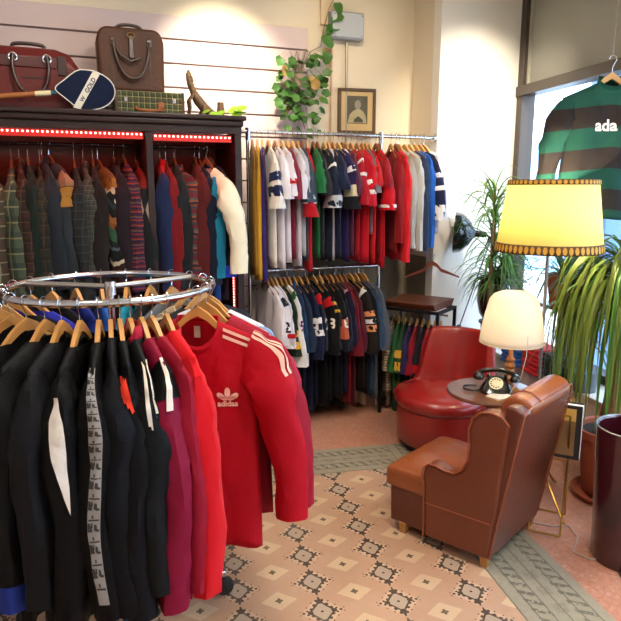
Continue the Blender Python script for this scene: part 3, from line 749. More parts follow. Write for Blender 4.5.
N = lambda c: fabric(c, .7)
WHT, NAVY, RED, GOLD = N('#e8e4e4'), N('#1b2750'), N('#b5121f'), N('#c99a32')
def bx(px, y=4.275): # point of the rail seen over this column of the rail
    t = [(245, 1.199), (265, 1.341), (285, 1.486), (305, 1.635), (325, 1.787), (345, 1.943), (365, 2.102), (385, 2.266), (405, 2.434), (425, 2.606), (445, 2.78)]
    for (a, b), (c, d) in zip(t, t[1:]):
        if px <= c: return b + (d - b) * (px - a) / (c - a)
HG[0] = 'hangers on the upper rail'
UP = [ # hook column, turn, kind, colour, length, sleeve, sleeve length, cuffs [(q0,q1,mat)], number, label
 (252, 2, 'dress', '#8c6424', .86, 'none', 0, [], None, 'mustard-brown sleeveless dress, first on the upper rail beside the wardrobe'),
 (257, 0, 'dress', '#d1a02c', .90, 'none', 0, [], None, 'bright yellow-gold dress lower half showing next to the wardrobe'),
 (262, -2, 'shirt', '#3a2370', .90, 'none', 0, [], None, 'deep violet shirt hanging low beside the gold dress'),
 (268, 8, 'jersey', '#e9e1d4', .80, 'short', .36, [(.48, .63, NAVY), (.70, .85, NAVY)], None, 'off-white football jersey with two broad navy sleeve hoops'),
 (275, 12, 'jersey', '#e2dee6', .82, 'short', .30, [], ('25', NAVY), 'white jersey with navy and red figures on its flank behind the hooped jersey'),
 (282, 10, 'jersey', '#dcd6de', .78, 'short', .28, [(.7, .8, RED)], None, 'white jersey with a thin red sleeve band'),
 (287, 8, 'jersey', '#7a2036', .76, 'short', .30, [], None, 'burgundy jersey between pale jerseys near the left of the upper rail'),
 (292, 10, 'jersey', '#cfcad6', .80, 'short', .30, [], None, 'pale lilac jersey left of the slate one'),
 (297, 8, 'jersey', '#aeb0b8', .74, 'short', .30, [], None, 'light grey jersey beside the pale lilac jersey'),
 (301, 6, 'jersey', '#3a4654', .76, 'short', .32, [], None, 'slate blue jersey left of the narrow red one'),
 (307, -2, 'jersey', '#b01423', .84, 'short', .42, [(.80, .86, WHT)], None, 'narrow red jersey with white cuff ring, lower end overlapping the lower rail'),
 (313, 4, 'jersey', '#1f6b3c', .76, 'short', .26, [], None, 'bottle green jersey on the upper rail'),
 (317, 4, 'jersey', '#23262a', .76, 'short', .28, [], None, 'charcoal jersey right of the bottle green jersey'),
 (324, 8, 'jersey', '#1a2238', .78, 'short', .36, [(.84, 1.0, N('#b9bcc2')), (.30, .38, WHT)], None, 'midnight jersey with silver-grey cuffs'),
 (328, 5, 'jersey', '#c9c8cf', .78, 'none', 0, [], None, 'silver-white jersey body hanging under the midnight jersey'),
 (333, 6, 'jersey', '#1c2440', .76, 'short', .24, [], None, 'navy jersey tucked left of the gold-cuffed one'),
 (338, 14, 'jersey', '#2a1f50', .78, 'short', .37, [(.68, .84, N('#c8bfa0')), (.84, 1.0, N('#17181c')), (.35, .45, WHT)], None, 'dark violet jersey with beige and black cuffs'),
 (342, 6, 'jersey', '#d6d3d6', .76, 'none', 0, [], None, 'white jersey body hanging under the dark violet jersey'),
 (346, 5, 'jersey', '#58283c', .74, 'short', .28, [], None, 'plum jersey left of the crimson jerseys'),
 (351, 8, 'jersey', '#a5152a', .78, 'short', .34, [(.2, .28, WHT), (.5, .56, WHT)], None, 'crimson jersey with two thin white sleeve lines'),
 (357, 10, 'jersey', '#b8142a', .80, 'short', .35, [(.62, .70, WHT), (.78, .84, WHT)], None, 'bright crimson jersey with double white cuff lines'),
 (362, 4, 'jersey', '#c21522', .80, 'short', .22, [], None, 'scarlet jersey with high pale hanger right of the crimson pair'),
 (366, 2, 'jersey', '#6c6066', .60, 'short', .26, [], None, 'grey-mauve jersey between scarlet ones'),
 (370, 0, 'jersey', '#be1a24', .80, 'short', .22, [], None, 'scarlet jersey just left of the big red polo sleeve'),
 (376, 8, 'polo_shirt', '#c40f20', .84, 'short', .38, [(.93, .97, WHT)], None, 'red polo shirt with flared sleeve and white piping left of the upright'),
 (379, 0, 'jersey', '#8f1522', .78, 'short', .22, [], None, 'dark red jersey right behind the polo shirt'),
 (391, 4, 'sweatshirt', '#8c1a20', .74, 'long', .62, [], None, 'brick red sweatshirt, first to the right of the upright'),
 (396, 8, 'sweatshirt', '#d0202a', .80, 'long', .76, [], None, 'vivid red long-sleeved sweatshirt right of the upright'),
 (399, 12, 'sweatshirt', '#a9a39c', .74, 'long', .66, [], None, 'warm grey sweatshirt beside the vivid red one'),
 (405, 15, 'sweatshirt', '#b9b6ae', .74, 'long', .68, [], None, 'light grey long-sleeved sweatshirt left of the slate one'),
 (410, 17, 'sweatshirt', '#2c3a58', .74, 'long', .68, [], None, 'slate navy sweatshirt between light grey and royal blue'),
 (415, 18, 'sweatshirt', '#1f56a8', .74, 'long', .66, [], None, 'royal blue sweatshirt near the right end of the upper rail'),
 (420, 20, 'jersey', '#1c2340', .56, 'short', .46, [(.42, .50, WHT), (.62, .68, WHT), (.85, 1.0, WHT)], ('3', WHT), 'navy football jersey with white sleeve bands near the pier'),
 (424, 22, 'shirt', '#e6e2ea', .60, 'long', .40, [], None, 'white shirt second from the pier on the upper rail'),
 (428, 24, 'shirt', '#d5d2e0', .60, 'long', .40, [], None, 'pale lilac shirt at the very end of the upper rail by the pier'),
]
for i, (px, a, kind, c, L, sl, Ls, cf, num, lab) in enumerate(UP):
    x = min(bx(px), 2.60)
    W_ = .205 if a < 20 else .19
    g = G(kind, lab, {'polo_shirt': 'polo shirt'}.get(kind, kind), (x, 4.275, 2.085), R(-90 + a - 14), N(c), L=L, W=W_ if sl != 'none' else .17, T=.026, ry=.045 if sl == 'short' else .037, seed=100 + i, group='clothes on the upper rail', sleeve=sl, Ls=Ls or None, spread=.7 if sl == 'short' else .35, A=.006, nu=16, nv=12, hcol=random.Random(i).choice(['#c8924e', '#b9814a', '#d8a868', '#7c4a28']))
    for q0, q1, mm in cf:
        for sg in (1, -1): g.sband(sg, q0, q1, mm)
    if num: g.number(num[0], .16, num[1], at=(.02, -.30))
HG[0] = 'hangers on the lower rail'
LO = [
 (266, 28, 'jersey', '#ded6dc', .66, .34, [], None, 'off-white jersey, first at the left of the lower rail'),
 (271, 30, 'jersey', '#e6e2e8', .70, .36, [(.15, .35, N('#2c2f3c'))], ('27', N('#2c2f3c')), 'white jersey with dark figures at the left of the lower rail'),
 (276, 26, 'jersey', '#cfc9d2', .72, .36, [(.8, .86, RED)], None, 'pinkish white jersey left of the gold-cuffed green one'),
 (281, 26, 'jersey', '#22402a', .72, .42, [(.70, .78, GOLD), (.84, .92, GOLD)], None, 'dark green jersey with gold cuff rings on the lower rail'),
 (286, 28, 'jersey', '#e9e6e4', .78, .50, [(.0, .16, N('#3a6b3a'))], ('9', N('#6a2a6a')), 'white jersey with green shoulder and purple numeral'),
 (291, 26, 'jersey', '#28548c', .90, .40, [], None, 'mid-blue jersey hanging long on the lower rail'),
 (297, 26, 'jacket', '#2c4264', .80, .40, [], None, 'denim blue jacket left of the number eleven jersey'),
 (303, 30, 'jersey', '#182552', .92, .46, [(.52, .60, WHT), (.68, .75, WHT)], ('11', WHT), 'navy jersey with white number 11'),
 (310, 28, 'jersey', '#1a2240', .88, .40, [(.12, .34, RED)], ('12', WHT), 'navy jersey with white number 12 and red shoulder patch'),
 (319, 32, 'jersey', '#14161e', .90, .44, [(.18, .36, RED)], ('34', N('#e8d8c4')), 'black jersey with cream number 34 and red sleeve band'),
 (326, 26, 'jersey', '#1b1c20', .86, .40, [(.3, .36, GOLD), (.45, .5, GOLD)], None, 'black jersey with narrow gold sleeve rings'),
 (332, 30, 'jersey', '#1a1d26', .84, .42, [(.60, .86, N('#b8583c'))], ('6', WHT), 'black jersey with white numeral 6 and orange cuff'),
 (338, 26, 'jersey', '#1b2236', .86, .42, [], None, 'plain midnight jersey on the lower rail'),
 (343, 28, 'jersey', '#2b2852', .82, .38, [(.0, .1, N('#c98a9a'))], None, 'indigo jersey with pink collar edge'),
 (348, 26, 'jersey', '#a3182a', .90, .46, [], None, 'crimson jersey on the lower rail'),
 (353, 26, 'jersey', '#7a1830', .92, .44, [], None, 'wine red jersey left of the orange-banded brown one'),
 (360, 34, 'jersey', '#33251e', .80, .46, [(.0, .12, WHT), (.48, .56, N('#d98a5a')), (.60, .66, WHT), (.68, .76, N('#d98a5a'))], None, 'brown jersey with orange and white sleeve bands'),
 (366, 30, 'jersey', '#1c1f2c', .84, .44, [], None, 'dark navy jersey right of the brown banded one'),
 (371, 30, 'jacket', '#4a6a94', .86, .42, [], None, 'faded blue denim jacket near the right end of the lower rail'),
 (375, 32, 'jacket', '#7c8594', .88, .44, [], None, 'grey-blue jacket, last at the right end of the lower rail'),
]
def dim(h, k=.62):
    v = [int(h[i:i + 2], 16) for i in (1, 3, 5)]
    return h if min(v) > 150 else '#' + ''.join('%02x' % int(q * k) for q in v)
for i, (px, a, kind, c, L, Ls, cf, num, lab) in enumerate(LO):
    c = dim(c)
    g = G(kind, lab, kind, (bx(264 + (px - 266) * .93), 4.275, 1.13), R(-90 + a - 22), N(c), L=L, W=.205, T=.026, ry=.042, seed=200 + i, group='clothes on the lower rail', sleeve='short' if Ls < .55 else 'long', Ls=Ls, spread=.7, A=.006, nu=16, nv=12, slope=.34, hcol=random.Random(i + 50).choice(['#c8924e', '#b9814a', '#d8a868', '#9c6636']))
    for q0, q1, mm in cf:
        for sg in (1, -1): g.sband(sg, q0, q1, mm)
    if num:
        g.number(num[0], .15, num[1], at=(.10, -.42))
        decal('number', text_flat(num[0], .10, .003), g.sl[1], num[1], g.root, (-.0, -.36), 0, axis='+X')
# a few longer trousers filling the dark lower part of the rail
for i, (px, c, lab) in enumerate([(289, '#1e4f8c', 'blue trousers folded long under the lower rail jerseys'), (308, '#161a2c', 'black-blue trousers under the navy jerseys'), (323, '#131418', 'black trousers under the number 34 jersey'), (340, '#171922', 'very dark trousers in the middle right of the lower rail'), (364, '#a89c8c', 'beige trousers hanging under the brown banded jersey')]):
    g = G('trousers', lab, 'trousers', (bx(px), 4.33, 1.13), R(-90 + 10), N(c), L=.98, W=.12, T=.03, sleeve='none', seed=300 + i, group='trousers on the lower rail', A=.008, nu=12, nv=10, hanger=False, slope=.1, nk=.03, dip=.01)
    MB().tube([(0, 0, -.13), (0, 0, -.018), (.016, 0, .0), (.0, 0, .018), (-.014, 0, .006)], .002, 6).build('hook', M_STEEL, g.root)

# ================================================================ small black rack with children's jerseys
KA, KB = Vector((2.34, 4.21, 0)), Vector((2.57, 3.87, 0)); kd = (KB - KA); kl = kd.length; ka = atan2(kd.y, kd.x)
kr = empty('small_clothes_rack', KA, ka, 'low black metal rack with wooden top behind the red chair', 'clothes rack')
q = MB()
for x in (-.02, kl + .02): q.box(x - .011, x + .011, -.17, -.148, 0, .84).box(x - .011, x + .011, .148, .17, 0, .84).box(x - .011, x + .011, -.17, .17, .818, .84).box(x - .011, x + .011, -.17, .17, .08, .10)
q.box(-.02, kl + .02, .148, .17, .818, .84).box(-.02, kl + .02, -.17, -.148, .818, .84)
q.build('frame', M_IRON, kr, smooth=False, bevel=.002)
MB().tube([(-.05, 0, .79), (kl + .03, 0, .79)], .007, 10).build('rail', M_STEEL, kr)
q = MB(); q.prism([(-.15, .842), (.15, .842), (.19, .885), (.19, .892), (-.19, .892), (-.19, .885)], -.0, kl + .0, Matrix(((0, 0, 1, 0), (1, 0, 0, 0), (0, 1, 0, 0), (0, 0, 0, 1))))
q.build('wooden_top', mat('oiled_wood', '#5d2f1a', .45, var=.3, vscale=9), kr, smooth=False, bevel=.004)
HG[0] = 'hangers on the small rack'
KD = [(.0, '#b8a58c', 'stripe', None, 'beige and brown striped child jersey, leftmost on the small rack'), (.055, '#1d5a30', None, None, 'green child jersey behind the yellow-cuffed one'), (.10, '#274a2c', None, 'G', 'dark green child jersey with wide yellow cuffs'), (.15, '#2b2150', None, None, 'violet child jersey on the small rack'), (.20, '#8c1428', None, None, 'crimson child jersey on the small rack'), (.25, '#1e1c24', None, None, 'black child jersey with red cuff'), (.30, '#a01a2c', None, None, 'red child jersey left of the navy ones'), (.345, '#1b2440', None, None, 'navy child jersey near the right of the small rack'), (.39, '#34425c', None, None, 'grey-navy child jacket at the right end of the small rack')]
for i, (s, c, st, num, lab) in enumerate(KD):
    p = KA + kd.normalized() * s
    m = striped(['#c9b79c', '#6c5040', '#b8a58c', '#8c7460'], .04, .004) if st else N(c)
    g = G('child_jersey', lab, 'jersey', (p.x, p.y, .79), R(-132), m, L=.52, W=.155, T=.024, ry=.036, seed=400 + i, group='clothes on the small rack', sleeve='short', Ls=.30, spread=.6, A=.005, nu=14, nv=10, z0=-.07, nk=.05, hcol='#cf9a58', rxs=.7)
    if num:
        for sg in (1, -1): g.sband(sg, .56, .72, GOLD); g.sband(sg, .8, .96, GOLD)
        g.number('12', .09, WHT, (.03, -.22)); g.bband(.80, .86, GOLD, 'hem_stripe'); g.bband(.90, .96, GOLD, 'hem_stripe')
    if i == 5: g.sband(1, .8, .95, RED)
# longer green garment under it
g = G('trousers', 'dark green child trousers hanging low on the small rack', 'trousers', (KA.x + .03, KA.y - .03, .79), R(-130), N('#1c4426'), L=.70, W=.08, T=.025, sleeve='none', seed=450, A=.005, nu=10, nv=8, hanger=False, slope=.1, nk=.02, dip=.01)
MB().tube([(0, 0, -.12), (0, 0, -.012), (.012, 0, .0), (.0, 0, .012)], .002, 6).build('hook', M_STEEL, g.root)
g = G('trousers', 'grey-beige child trousers at the left of the small rack', 'trousers', (KA.x - .01, KA.y + .02, .79), R(-130), N('#8c8474'), L=.66, W=.07, T=.025, sleeve='none', seed=451, A=.005, nu=10, nv=8, hanger=False, slope=.1, nk=.02, dip=.01)
MB().tube([(0, 0, -.12), (0, 0, -.012), (.012, 0, .0), (.0, 0, .012)], .002, 6).build('hook', M_STEEL, g.root)

# ================================================================ round chrome rack
RC = Vector((.153, 2.432, 0)); RR = .37; RZ = 1.345
rr = empty('round_clothes_rack', RC, 0, 'round chrome clothes rack with a double ring standing in the left foreground', 'clothes rack')
MB().tube([(RR * cos(2 * pi * k / 64), RR * sin(2 * pi * k / 64), RZ) for k in range(64)], .0135, 12, closed=True).build('ring', M_STEEL, rr)
for a in (0 + 25, 120 + 25, 240 + 25):
    a = R(a); MB().tube([(0, 0, RZ), (RR * cos(a), RR * sin(a), RZ)], .010, 10).build('spoke', mat('satin_steel', '#b9b7b2', .35, .9), rr)
q = MB(); q.tube([(0, 0, .10), (0, 0, RZ + .02)], .012, 14); q.build('post', M_STEEL, rr)
q = MB(); q.tube([(0, 0, RZ - .03), (0, 0, RZ + .02)], .020, 14); q.build('hub', M_STEEL, rr)
for k in range(4):
    a = R(-6.5 + 90 * k); q = MB(); q.bar((0, 0, .11), (.40 * cos(a), .40 * sin(a), .10), .035, .025); b_ = q.build('base_arm', M_STEEL, rr, smooth=False, bevel=.005)
    M = Matrix.Rotation(a, 4, 'Z'); c = Vector((.39 * cos(a), .39 * sin(a), .04)); q = MB()
    q.lathe([(.001, -.014), (.038, -.014), (.04, -.008), (.04, .008), (.038, .014), (.001, .014)], c, 18, (Matrix.Rotation(a, 3, 'Z') @ Matrix.Rotation(pi / 2, 3, 'X')))
    q.build('wheel', mat('rubber', '#141416', .6), b_)
HG[0] = 'hangers on the round rack'
def ring_pt(k): return (RC.x + RR * cos(R(k)), RC.y + RR * sin(R(k)), RZ)
BL = nylon('#0c0d10')
def jack(k, name, m, lab, turn=0, **kw):
    o = dict(wr=.21, L=.86, W=.215, T=.045, ry=.060, Ls=.76, spread=.5, slope=.40, seed=int(k), group='clothes on the round rack', A=.015)
    rn = random.Random(int(k * 7)); o['L'] += rn.uniform(-.05, .03); o['Ls'] += rn.uniform(-.06, .02)
    o.update(kw)
    return G(name, lab, o.pop('cat', name), ring_pt(k), R(k + turn), m, **o)
def front_sleeve(g, m, q0=.0, q1=1, a0=-.5, a1=.5, name='sleeve_tape', off=.003): return g.spatch(1, q0, q1, a0, a1, m, name, off, 24, 5)
jack(190, 'jacket', nylon('#101114'), 'black jacket with thin white sleeve piping at the left picture edge', turn=-8)
g = jack(207, 'jacket', nylon('#0d0e12'), 'black jacket with blue elbow panel edged in white, far left of the round rack', turn=-4)
front_sleeve(g, nylon('#1c2f88'), .62, .76, -.6, 1.2, 'elbow_panel'); front_sleeve(g, nylon('#e8e8ea'), .60, .62, -.6, 1.2, 'piping', .004)
jack(221, 'jacket', nylon('#0f0f11'), 'plain black jacket under the widest pale hanger of the round rack', nk=.10)
g = jack(233, 'jacket', nylon('#111214'), 'black jacket with blue cuffs between two black neighbours', cuff=nylon('#20307c'))
g = jack(251, 'jacket', nylon('#0c0c0e'), 'black jacket with a broad cream panel down the sleeve', nk=.09)
g.sprint(1, flat_poly([[(-.010, .0), (.006, .0), (.020, -.10), (.026, -.20), (.026, -.30), (.020, -.37), (.010, -.33), (-.004, -.22), (-.012, -.10)]]), nylon('#dcd5cc'), 'cream_panel', .20)
jack(242, 'jacket', nylon('#15161a'), 'dark graphite jacket left of the one with the cream panel', L=.88)
g = jack(260, 'jacket', nylon('#0b0b0d'), 'black track jacket with grey printed tape running down its sleeve', T=.05, ry=.056)
TAPE = mat('grey_tape', '#8e8a86', .7, bump=.1, var=.05); g.spatch(1, .02, .95, -.30, .30, TAPE, 'sleeve_tape', .0045, 40, 4)
# blocky dark emblem repeated along the tape (pairs of seated figures read as small blocks)
INK = mat('tape_ink', '#34302e', .8)
gl_ = [[(-.0135, 0), (-.003, 0), (-.003, .005), (-.0085, .005), (-.0085, .021), (-.0135, .021)], [(.0, .004), (.006, .0), (.0125, .0), (.0125, .005), (.008, .006), (.0065, .017), (.0015, .018)], [(-.006, .009), (-.002, .009), (-.002, .020), (-.006, .022)]]
gl2 = [[(-.012, 0), (.012, 0), (.012, .004), (-.012, .004)], [(-.004, .006), (.0, .006), (.0, .014), (-.004, .014)]]
for i in range(26):
    q_ = .06 + i * .034
    g.sprint(1, flat_poly([[(a * 1.0, b) for a, b in p] for p in (gl_ if i % 2 == 0 else gl2)]), INK, 'tape_emblem', q_)
jack(265.5, 'jacket', nylon('#0e0f14'), 'black jacket on a pale upright hanger right of the printed tape', nk=.05)
g = jack(270, 'jacket', BL, 'black jacket with orange-red slanted stripes on the shoulder')
OR_ = nylon('#e8402c')
for k in range(4): g.sprint(1, flat_poly([[(-.050 + .009 * k, -.020 * k), (-.040 + .009 * k, -.012 * k), (-.020 + .009 * k, -.12 - .022 * k), (-.028 + .009 * k, -.13 - .022 * k)]]), OR_, 'slanted_stripe', .06)
g = jack(275, 'jacket', nylon('#101214'), 'black jacket with crimson collar and cream shoulder stripes', collar=nylon('#a01a30'))
front_sleeve(g, nylon('#d6ccba'), .0, .42, -.30, -.10, 'sleeve_stripe', .0045); front_sleeve(g, nylon('#d6ccba'), .0, .34, .12, .26, 'sleeve_stripe', .0045)
g = jack(280.5, 'jacket', nylon('#7c1230'), 'burgundy jacket with black shoulder yoke and white sleeve stripe', sm_=nylon('#7c1230'), cuff=nylon('#7c1230'), ry=.062, Ls=.78)
g.sband(1, .0, .26, BL, 'shoulder_yoke', .004, 8); front_sleeve(g, nylon('#e4dccf'), .0, .32, -.25, .05, 'sleeve_stripe', .008)
g = jack(286, 'jacket', nylon('#8a1228'), 'dark crimson jacket right behind the burgundy one', ry=.042)
g = jack(294.5, 'fleece_jacket', fabric('#c8101c'), 'bright red fleece jacket with long sleeve left of the striped red track jacket', cat='jacket', turn=-11, T=.055, ry=.062, Ls=.78, nk=.05)
# the big red track jacket
REDJ = nylon('#a80c1e')
g = jack(318, 'track_jacket', REDJ, 'big red track jacket with pale shoulder stripes and trefoil logo facing the aisle', cat='jacket', turn=14, W=.235, Wh=.22, T=.05, ry=.055, L=.85, Ls=.67, spread=1.5, nk=.078, dip=.095, collar=REDJ, ch=.028, rxs=1.25, nu=30, nv=24, A=.010, bend=.03)
PINK = nylon('#e8b9a6'); DK = nylon('#6e0a14')
for q, (a0, a1) in enumerate([(-.62, -.42), (-.30, -.10), (.02, .2)]):
    g.spatch(1, .0, .34, a0, a1, PINK, 'shoulder_stripe', .005, 16, 2); g.spatch(-1, .0, .34, a0, a1, PINK, 'shoulder_stripe', .005, 16, 2)
for q, (v0, v1) in enumerate([(.012, .026), (.040, .054)]):
    for u0, u1 in ((.40, .86), (-.86, -.40)):
        V = []; n = 12
        for j in range(2):
            for i in range(n + 1): V.append(g.B(lerp(u0, u1, i / n), lerp(v0, v1, j) , -1, .004))
        mb = MB(); mb.add(V, [(i, i + 1, n + 2 + i, n + 1 + i) for i in range(n)]); mb.build('shoulder_stripe', PINK, g.root, fix=False)
g.bpatch(-.018, .018, .13, .98, nylon('#8e0a18'), 'zip', -1, .004, 2, 20)
g.bpatch(-.10, .0, .02, .07, nylon('#cfc4b8'), 'neck_label', 1, -.008, 2, 2)
# trefoil: three leaves cut by three thin bars, with the word beneath
def leaf(cx, cy, ang, L_, Wd):
    P = []
    for k in range(16):
        t = 2 * pi * k / 16; x = Wd * sin(t) * (1 - .25 * cos(t)); y = L_ * (.5 - .5 * cos(t))
        P.append((cx + x * cos(ang) - y * sin(ang), cy + x * sin(ang) + y * cos(ang)))
    return P
S_ = 1.25
decal('trefoil_logo', flat_poly([leaf(0, -.002, 0, .038 * S_, .0078 * S_), leaf(-.002, -.002, .98, .034 * S_, .0078 * S_), leaf(.002, -.002, -.98, .034 * S_, .0078 * S_)]), g.tb, PINK, g.root, (.112, -.375), 0, off=.004)
for k in range(3): decal('logo_bar', flat_poly([[(-.024 * S_, .003 + .0045 * k), (.024 * S_, .003 + .0045 * k), (.024 * S_, .0045 + .0045 * k), (-.024 * S_, .0045 + .0045 * k)]]), g.tb, REDJ, g.root, (.112, -.375), 0, off=.0055)
decal('logo_word', text_flat('adidas', .023 * S_, .001), g.tb, PINK, g.root, (.112, -.391), 0, off=.004)
g = jack(330, 'jacket', nylon('#8e1426'), 'dark red jacket showing its sleeve right behind the big red track jacket', W=.235, Ls=.64, spread=1.8, L=.76)
g = jack(343, 'jacket', nylon('#a32438'), 'rose red jacket with long sleeve right of the red track jacket', turn=-22, W=.235, Ls=.66, spread=1.9, ry=.05, L=.70)
g = jack(356, 'jacket', nylon('#d4d6de'), 'white jacket with pale blue shoulder behind the red track jacket', turn=-30, W=.22, L=.66, Ls=.56)
g.spatch(1, 0, .5, -.3, .3, nylon('#7c9cc4'), 'sleeve_stripe', .004)
BACK = [(12, '#23242c', 'dark slate jacket on the right rear of the round rack'), (28, '#b8a58a', 'beige checked coat at the rear right of the round rack'), (44, '#5a6068', 'grey jacket at the rear of the round rack'), (60, '#18191e', 'black jacket at the rear of the round rack, right of centre'), (76, '#1c7c94', 'teal jacket at the rear of the round rack'), (92, '#2a56a0', 'mid blue jacket at the rear of the round rack'), (108, '#1d2a78', 'navy jacket with bright collar at the rear of the round rack'), (124, '#16181c', 'black jacket at the rear of the round rack, left of centre'), (140, '#2a2f9c', 'ultramarine jacket at the rear left of the round rack'), (156, '#191a20', 'black jacket rear left, under the left end of the ring'), (174, '#121318', 'black jacket at the left end of the ring')]
for k, c, lab in BACK:
    m = plaid('#a89678', '#6c5c48', '#d8ccb4', .05) if k == 28 else nylon(c)
    jack(k, 'jacket', m, lab, L=.74, Ls=.60, W=.20)
# ================================================================ tan leather armchair
LEA = mat('tan_leather', '#6a3019', .34, bump=.3, bscale=40, var=.22, vscale=5, spec=.5, coat=.2)
LEA2 = mat('worn_leather', '#8e4a24', .32, bump=.3, bscale=40, var=.25, vscale=7, spec=.5, coat=.25)
LEA3 = mat('side_leather', '#5a281a', .36, bump=.25, bscale=40, var=.2, vscale=4, spec=.5, coat=.2)
PIPE = mat('leather_piping', '#8f4a2a', .4, var=.1)
OAK = mat('oak_leg', '#a9773f', .45, var=.2, vscale=25)
ac = empty('armchair', (1.69, 2.11, 0), atan2(.45, .89), 'low tan leather wing armchair with its back to the window, on the tiled floor', 'armchair')
AW = .55
q = MB(); q.prism([(.0, .055), (.545, .05), (.55, .27), (.0, .27)], .012, AW - .012, Matrix(((0, 0, 1, 0), (1, 0, 0, 0), (0, 1, 0, 0), (0, 0, 0, 1)))).build('base', LEA3, ac, bevel=.012, seg=3)
YZ = Matrix(((0, 0, 1, 0), (1, 0, 0, 0), (0, 1, 0, 0), (0, 0, 0, 1)))
def pad(mb, x0, x1, y0, y1, z0, z1, nx=14, ny=14, puff=.02, wr_=.004, ph=0):
    """cushion: rounded box with a puffed, slightly creased top"""
    def top(u, v):
        e = (1 - abs(2 * u - 1) ** 6) * (1 - abs(2 * v - 1) ** 6)
        return z1 - puff * (1 - e) + wr_ * sin(9 * v + 6 * sin(5 * u + ph) + ph) * e
    V = []
    for j in range(ny + 1):
        for i in range(nx + 1): V.append((lerp(x0, x1, i / nx), lerp(y0, y1, j / ny), top(i / nx, j / ny)))
    for j in range(ny + 1):
        for i in range(nx + 1): V.append((lerp(x0, x1, i / nx), lerp(y0, y1, j / ny), z0))
    N_ = (nx + 1) * (ny + 1); F = []
    g = lambda i, j: j * (nx + 1) + i
    for j in range(ny):
        for i in range(nx): F.append((g(i, j), g(i + 1, j), g(i + 1, j + 1), g(i, j + 1))); F.append((N_ + g(i, j), N_ + g(i, j + 1), N_ + g(i + 1, j + 1), N_ + g(i + 1, j)))
    for i in range(nx): F.append((g(i, 0), N_ + g(i, 0), N_ + g(i + 1, 0), g(i + 1, 0))); F.append((g(i, ny), g(i + 1, ny), N_ + g(i + 1, ny), N_ + g(i, ny)))
    for j in range(ny): F.append((g(0, j), g(0, j + 1), N_ + g(0, j + 1), N_ + g(0, j))); F.append((g(nx, j), N_ + g(nx, j), N_ + g(nx, j + 1), g(nx, j + 1)))
    return mb.add(V, F)
pad(MB(), .004, AW - .004, .07, .575, .235, .355, puff=.018, wr_=.006).build('seat_cushion', LEA2, ac, bevel=.02, seg=4)
side = [(.0, .055), (.335, .05), (.34, .30), (.352, .355), (.346, .40), (.32, .426), (.28, .428), (.235, .418), (.185, .42), (.145, .45), (.122, .50), (.118, .58), (.122, .65), (.108, .705), (.07, .742), (.02, .752), (-.03, .742), (-.065, .71), (-.055, .60), (-.03, .35)]
for x0, x1 in ((-.012, .078), (AW - .078, AW + .012)):
    s_ = MB().prism(side, x0, x1, YZ).build('wing_side', LEA, ac, bevel=.024, seg=5, angle=60)
    xo = x0 - .001 if x0 < .2 else x1 + .001
    q = MB(); pth = [(xo, a + .0, b) for a, b in side[1:18]]; q.tube(pth, .0045, 6); q.build('piping', PIPE, s_)
    q = MB(); q.tube([(xo, .0, .235), (xo, .335, .225)], .003, 6); q.build('piping', PIPE, s_)
# back: leaning outer shell, inner pad and rolled head cushion
q = MB(); q.prism([(.0, .05), (.045, .05), (.02, .40), (-.035, .79), (-.075, .795), (-.12, .77), (-.075, .50), (-.03, .25)], .004, AW - .004, YZ); q.build('back_shell', LEA3, ac, bevel=.012, seg=3)
q = MB(); q.prism([(.04, .30), (.10, .34), (.11, .50), (.06, .70), (-.03, .72), (.0, .4)], .076, AW - .076, YZ); q.build('back_cushion', LEA2, ac, bevel=.03, seg=4)
q = MB(); prof = [(-.12, .74), (-.125, .785), (-.095, .815), (-.045, .822), (.0, .805), (.025, .765), (.01, .71), (-.05, .69)]
q.prism(prof, .075, AW - .02, YZ); q.build('head_roll', LEA2, ac, bevel=.022, seg=4)
q = MB(); q.tube([(.16, -.13, .79), (.16, -.09, .822), (.16, -.045, .826), (.16, .01, .80)], .003, 6); q.build('piping', PIPE, ac)
q = MB(); q.tube([(.002, .0, .055), (.002, -.032, .25), (.002, -.077, .50), (.002, -.122, .77), (.03, -.128, .79), (AW - .03, -.128, .79), (AW - .002, -.122, .77), (AW - .002, -.077, .5), (AW - .002, -.0, .075), (.002, .0, .075)], .004, 6); q.build('piping', PIPE, ac)
for x, y in ((.03, .03), (AW - .03, .03), (.03, .47), (AW - .03, .47)):
    q = MB(); q.add([(x - .015, y - .015, 0), (x + .015, y - .015, 0), (x + .015, y + .015, 0), (x - .015, y + .015, 0), (x - .022, y - .022, .06), (x + .022, y - .022, .06), (x + .022, y + .022, .06), (x - .022, y + .022, .06)], [(0, 3, 2, 1), (4, 5, 6, 7), (0, 1, 5, 4), (1, 2, 6, 5), (2, 3, 7, 6), (3, 0, 4, 7)])
    q.build('leg', OAK, ac, smooth=False, bevel=.003)

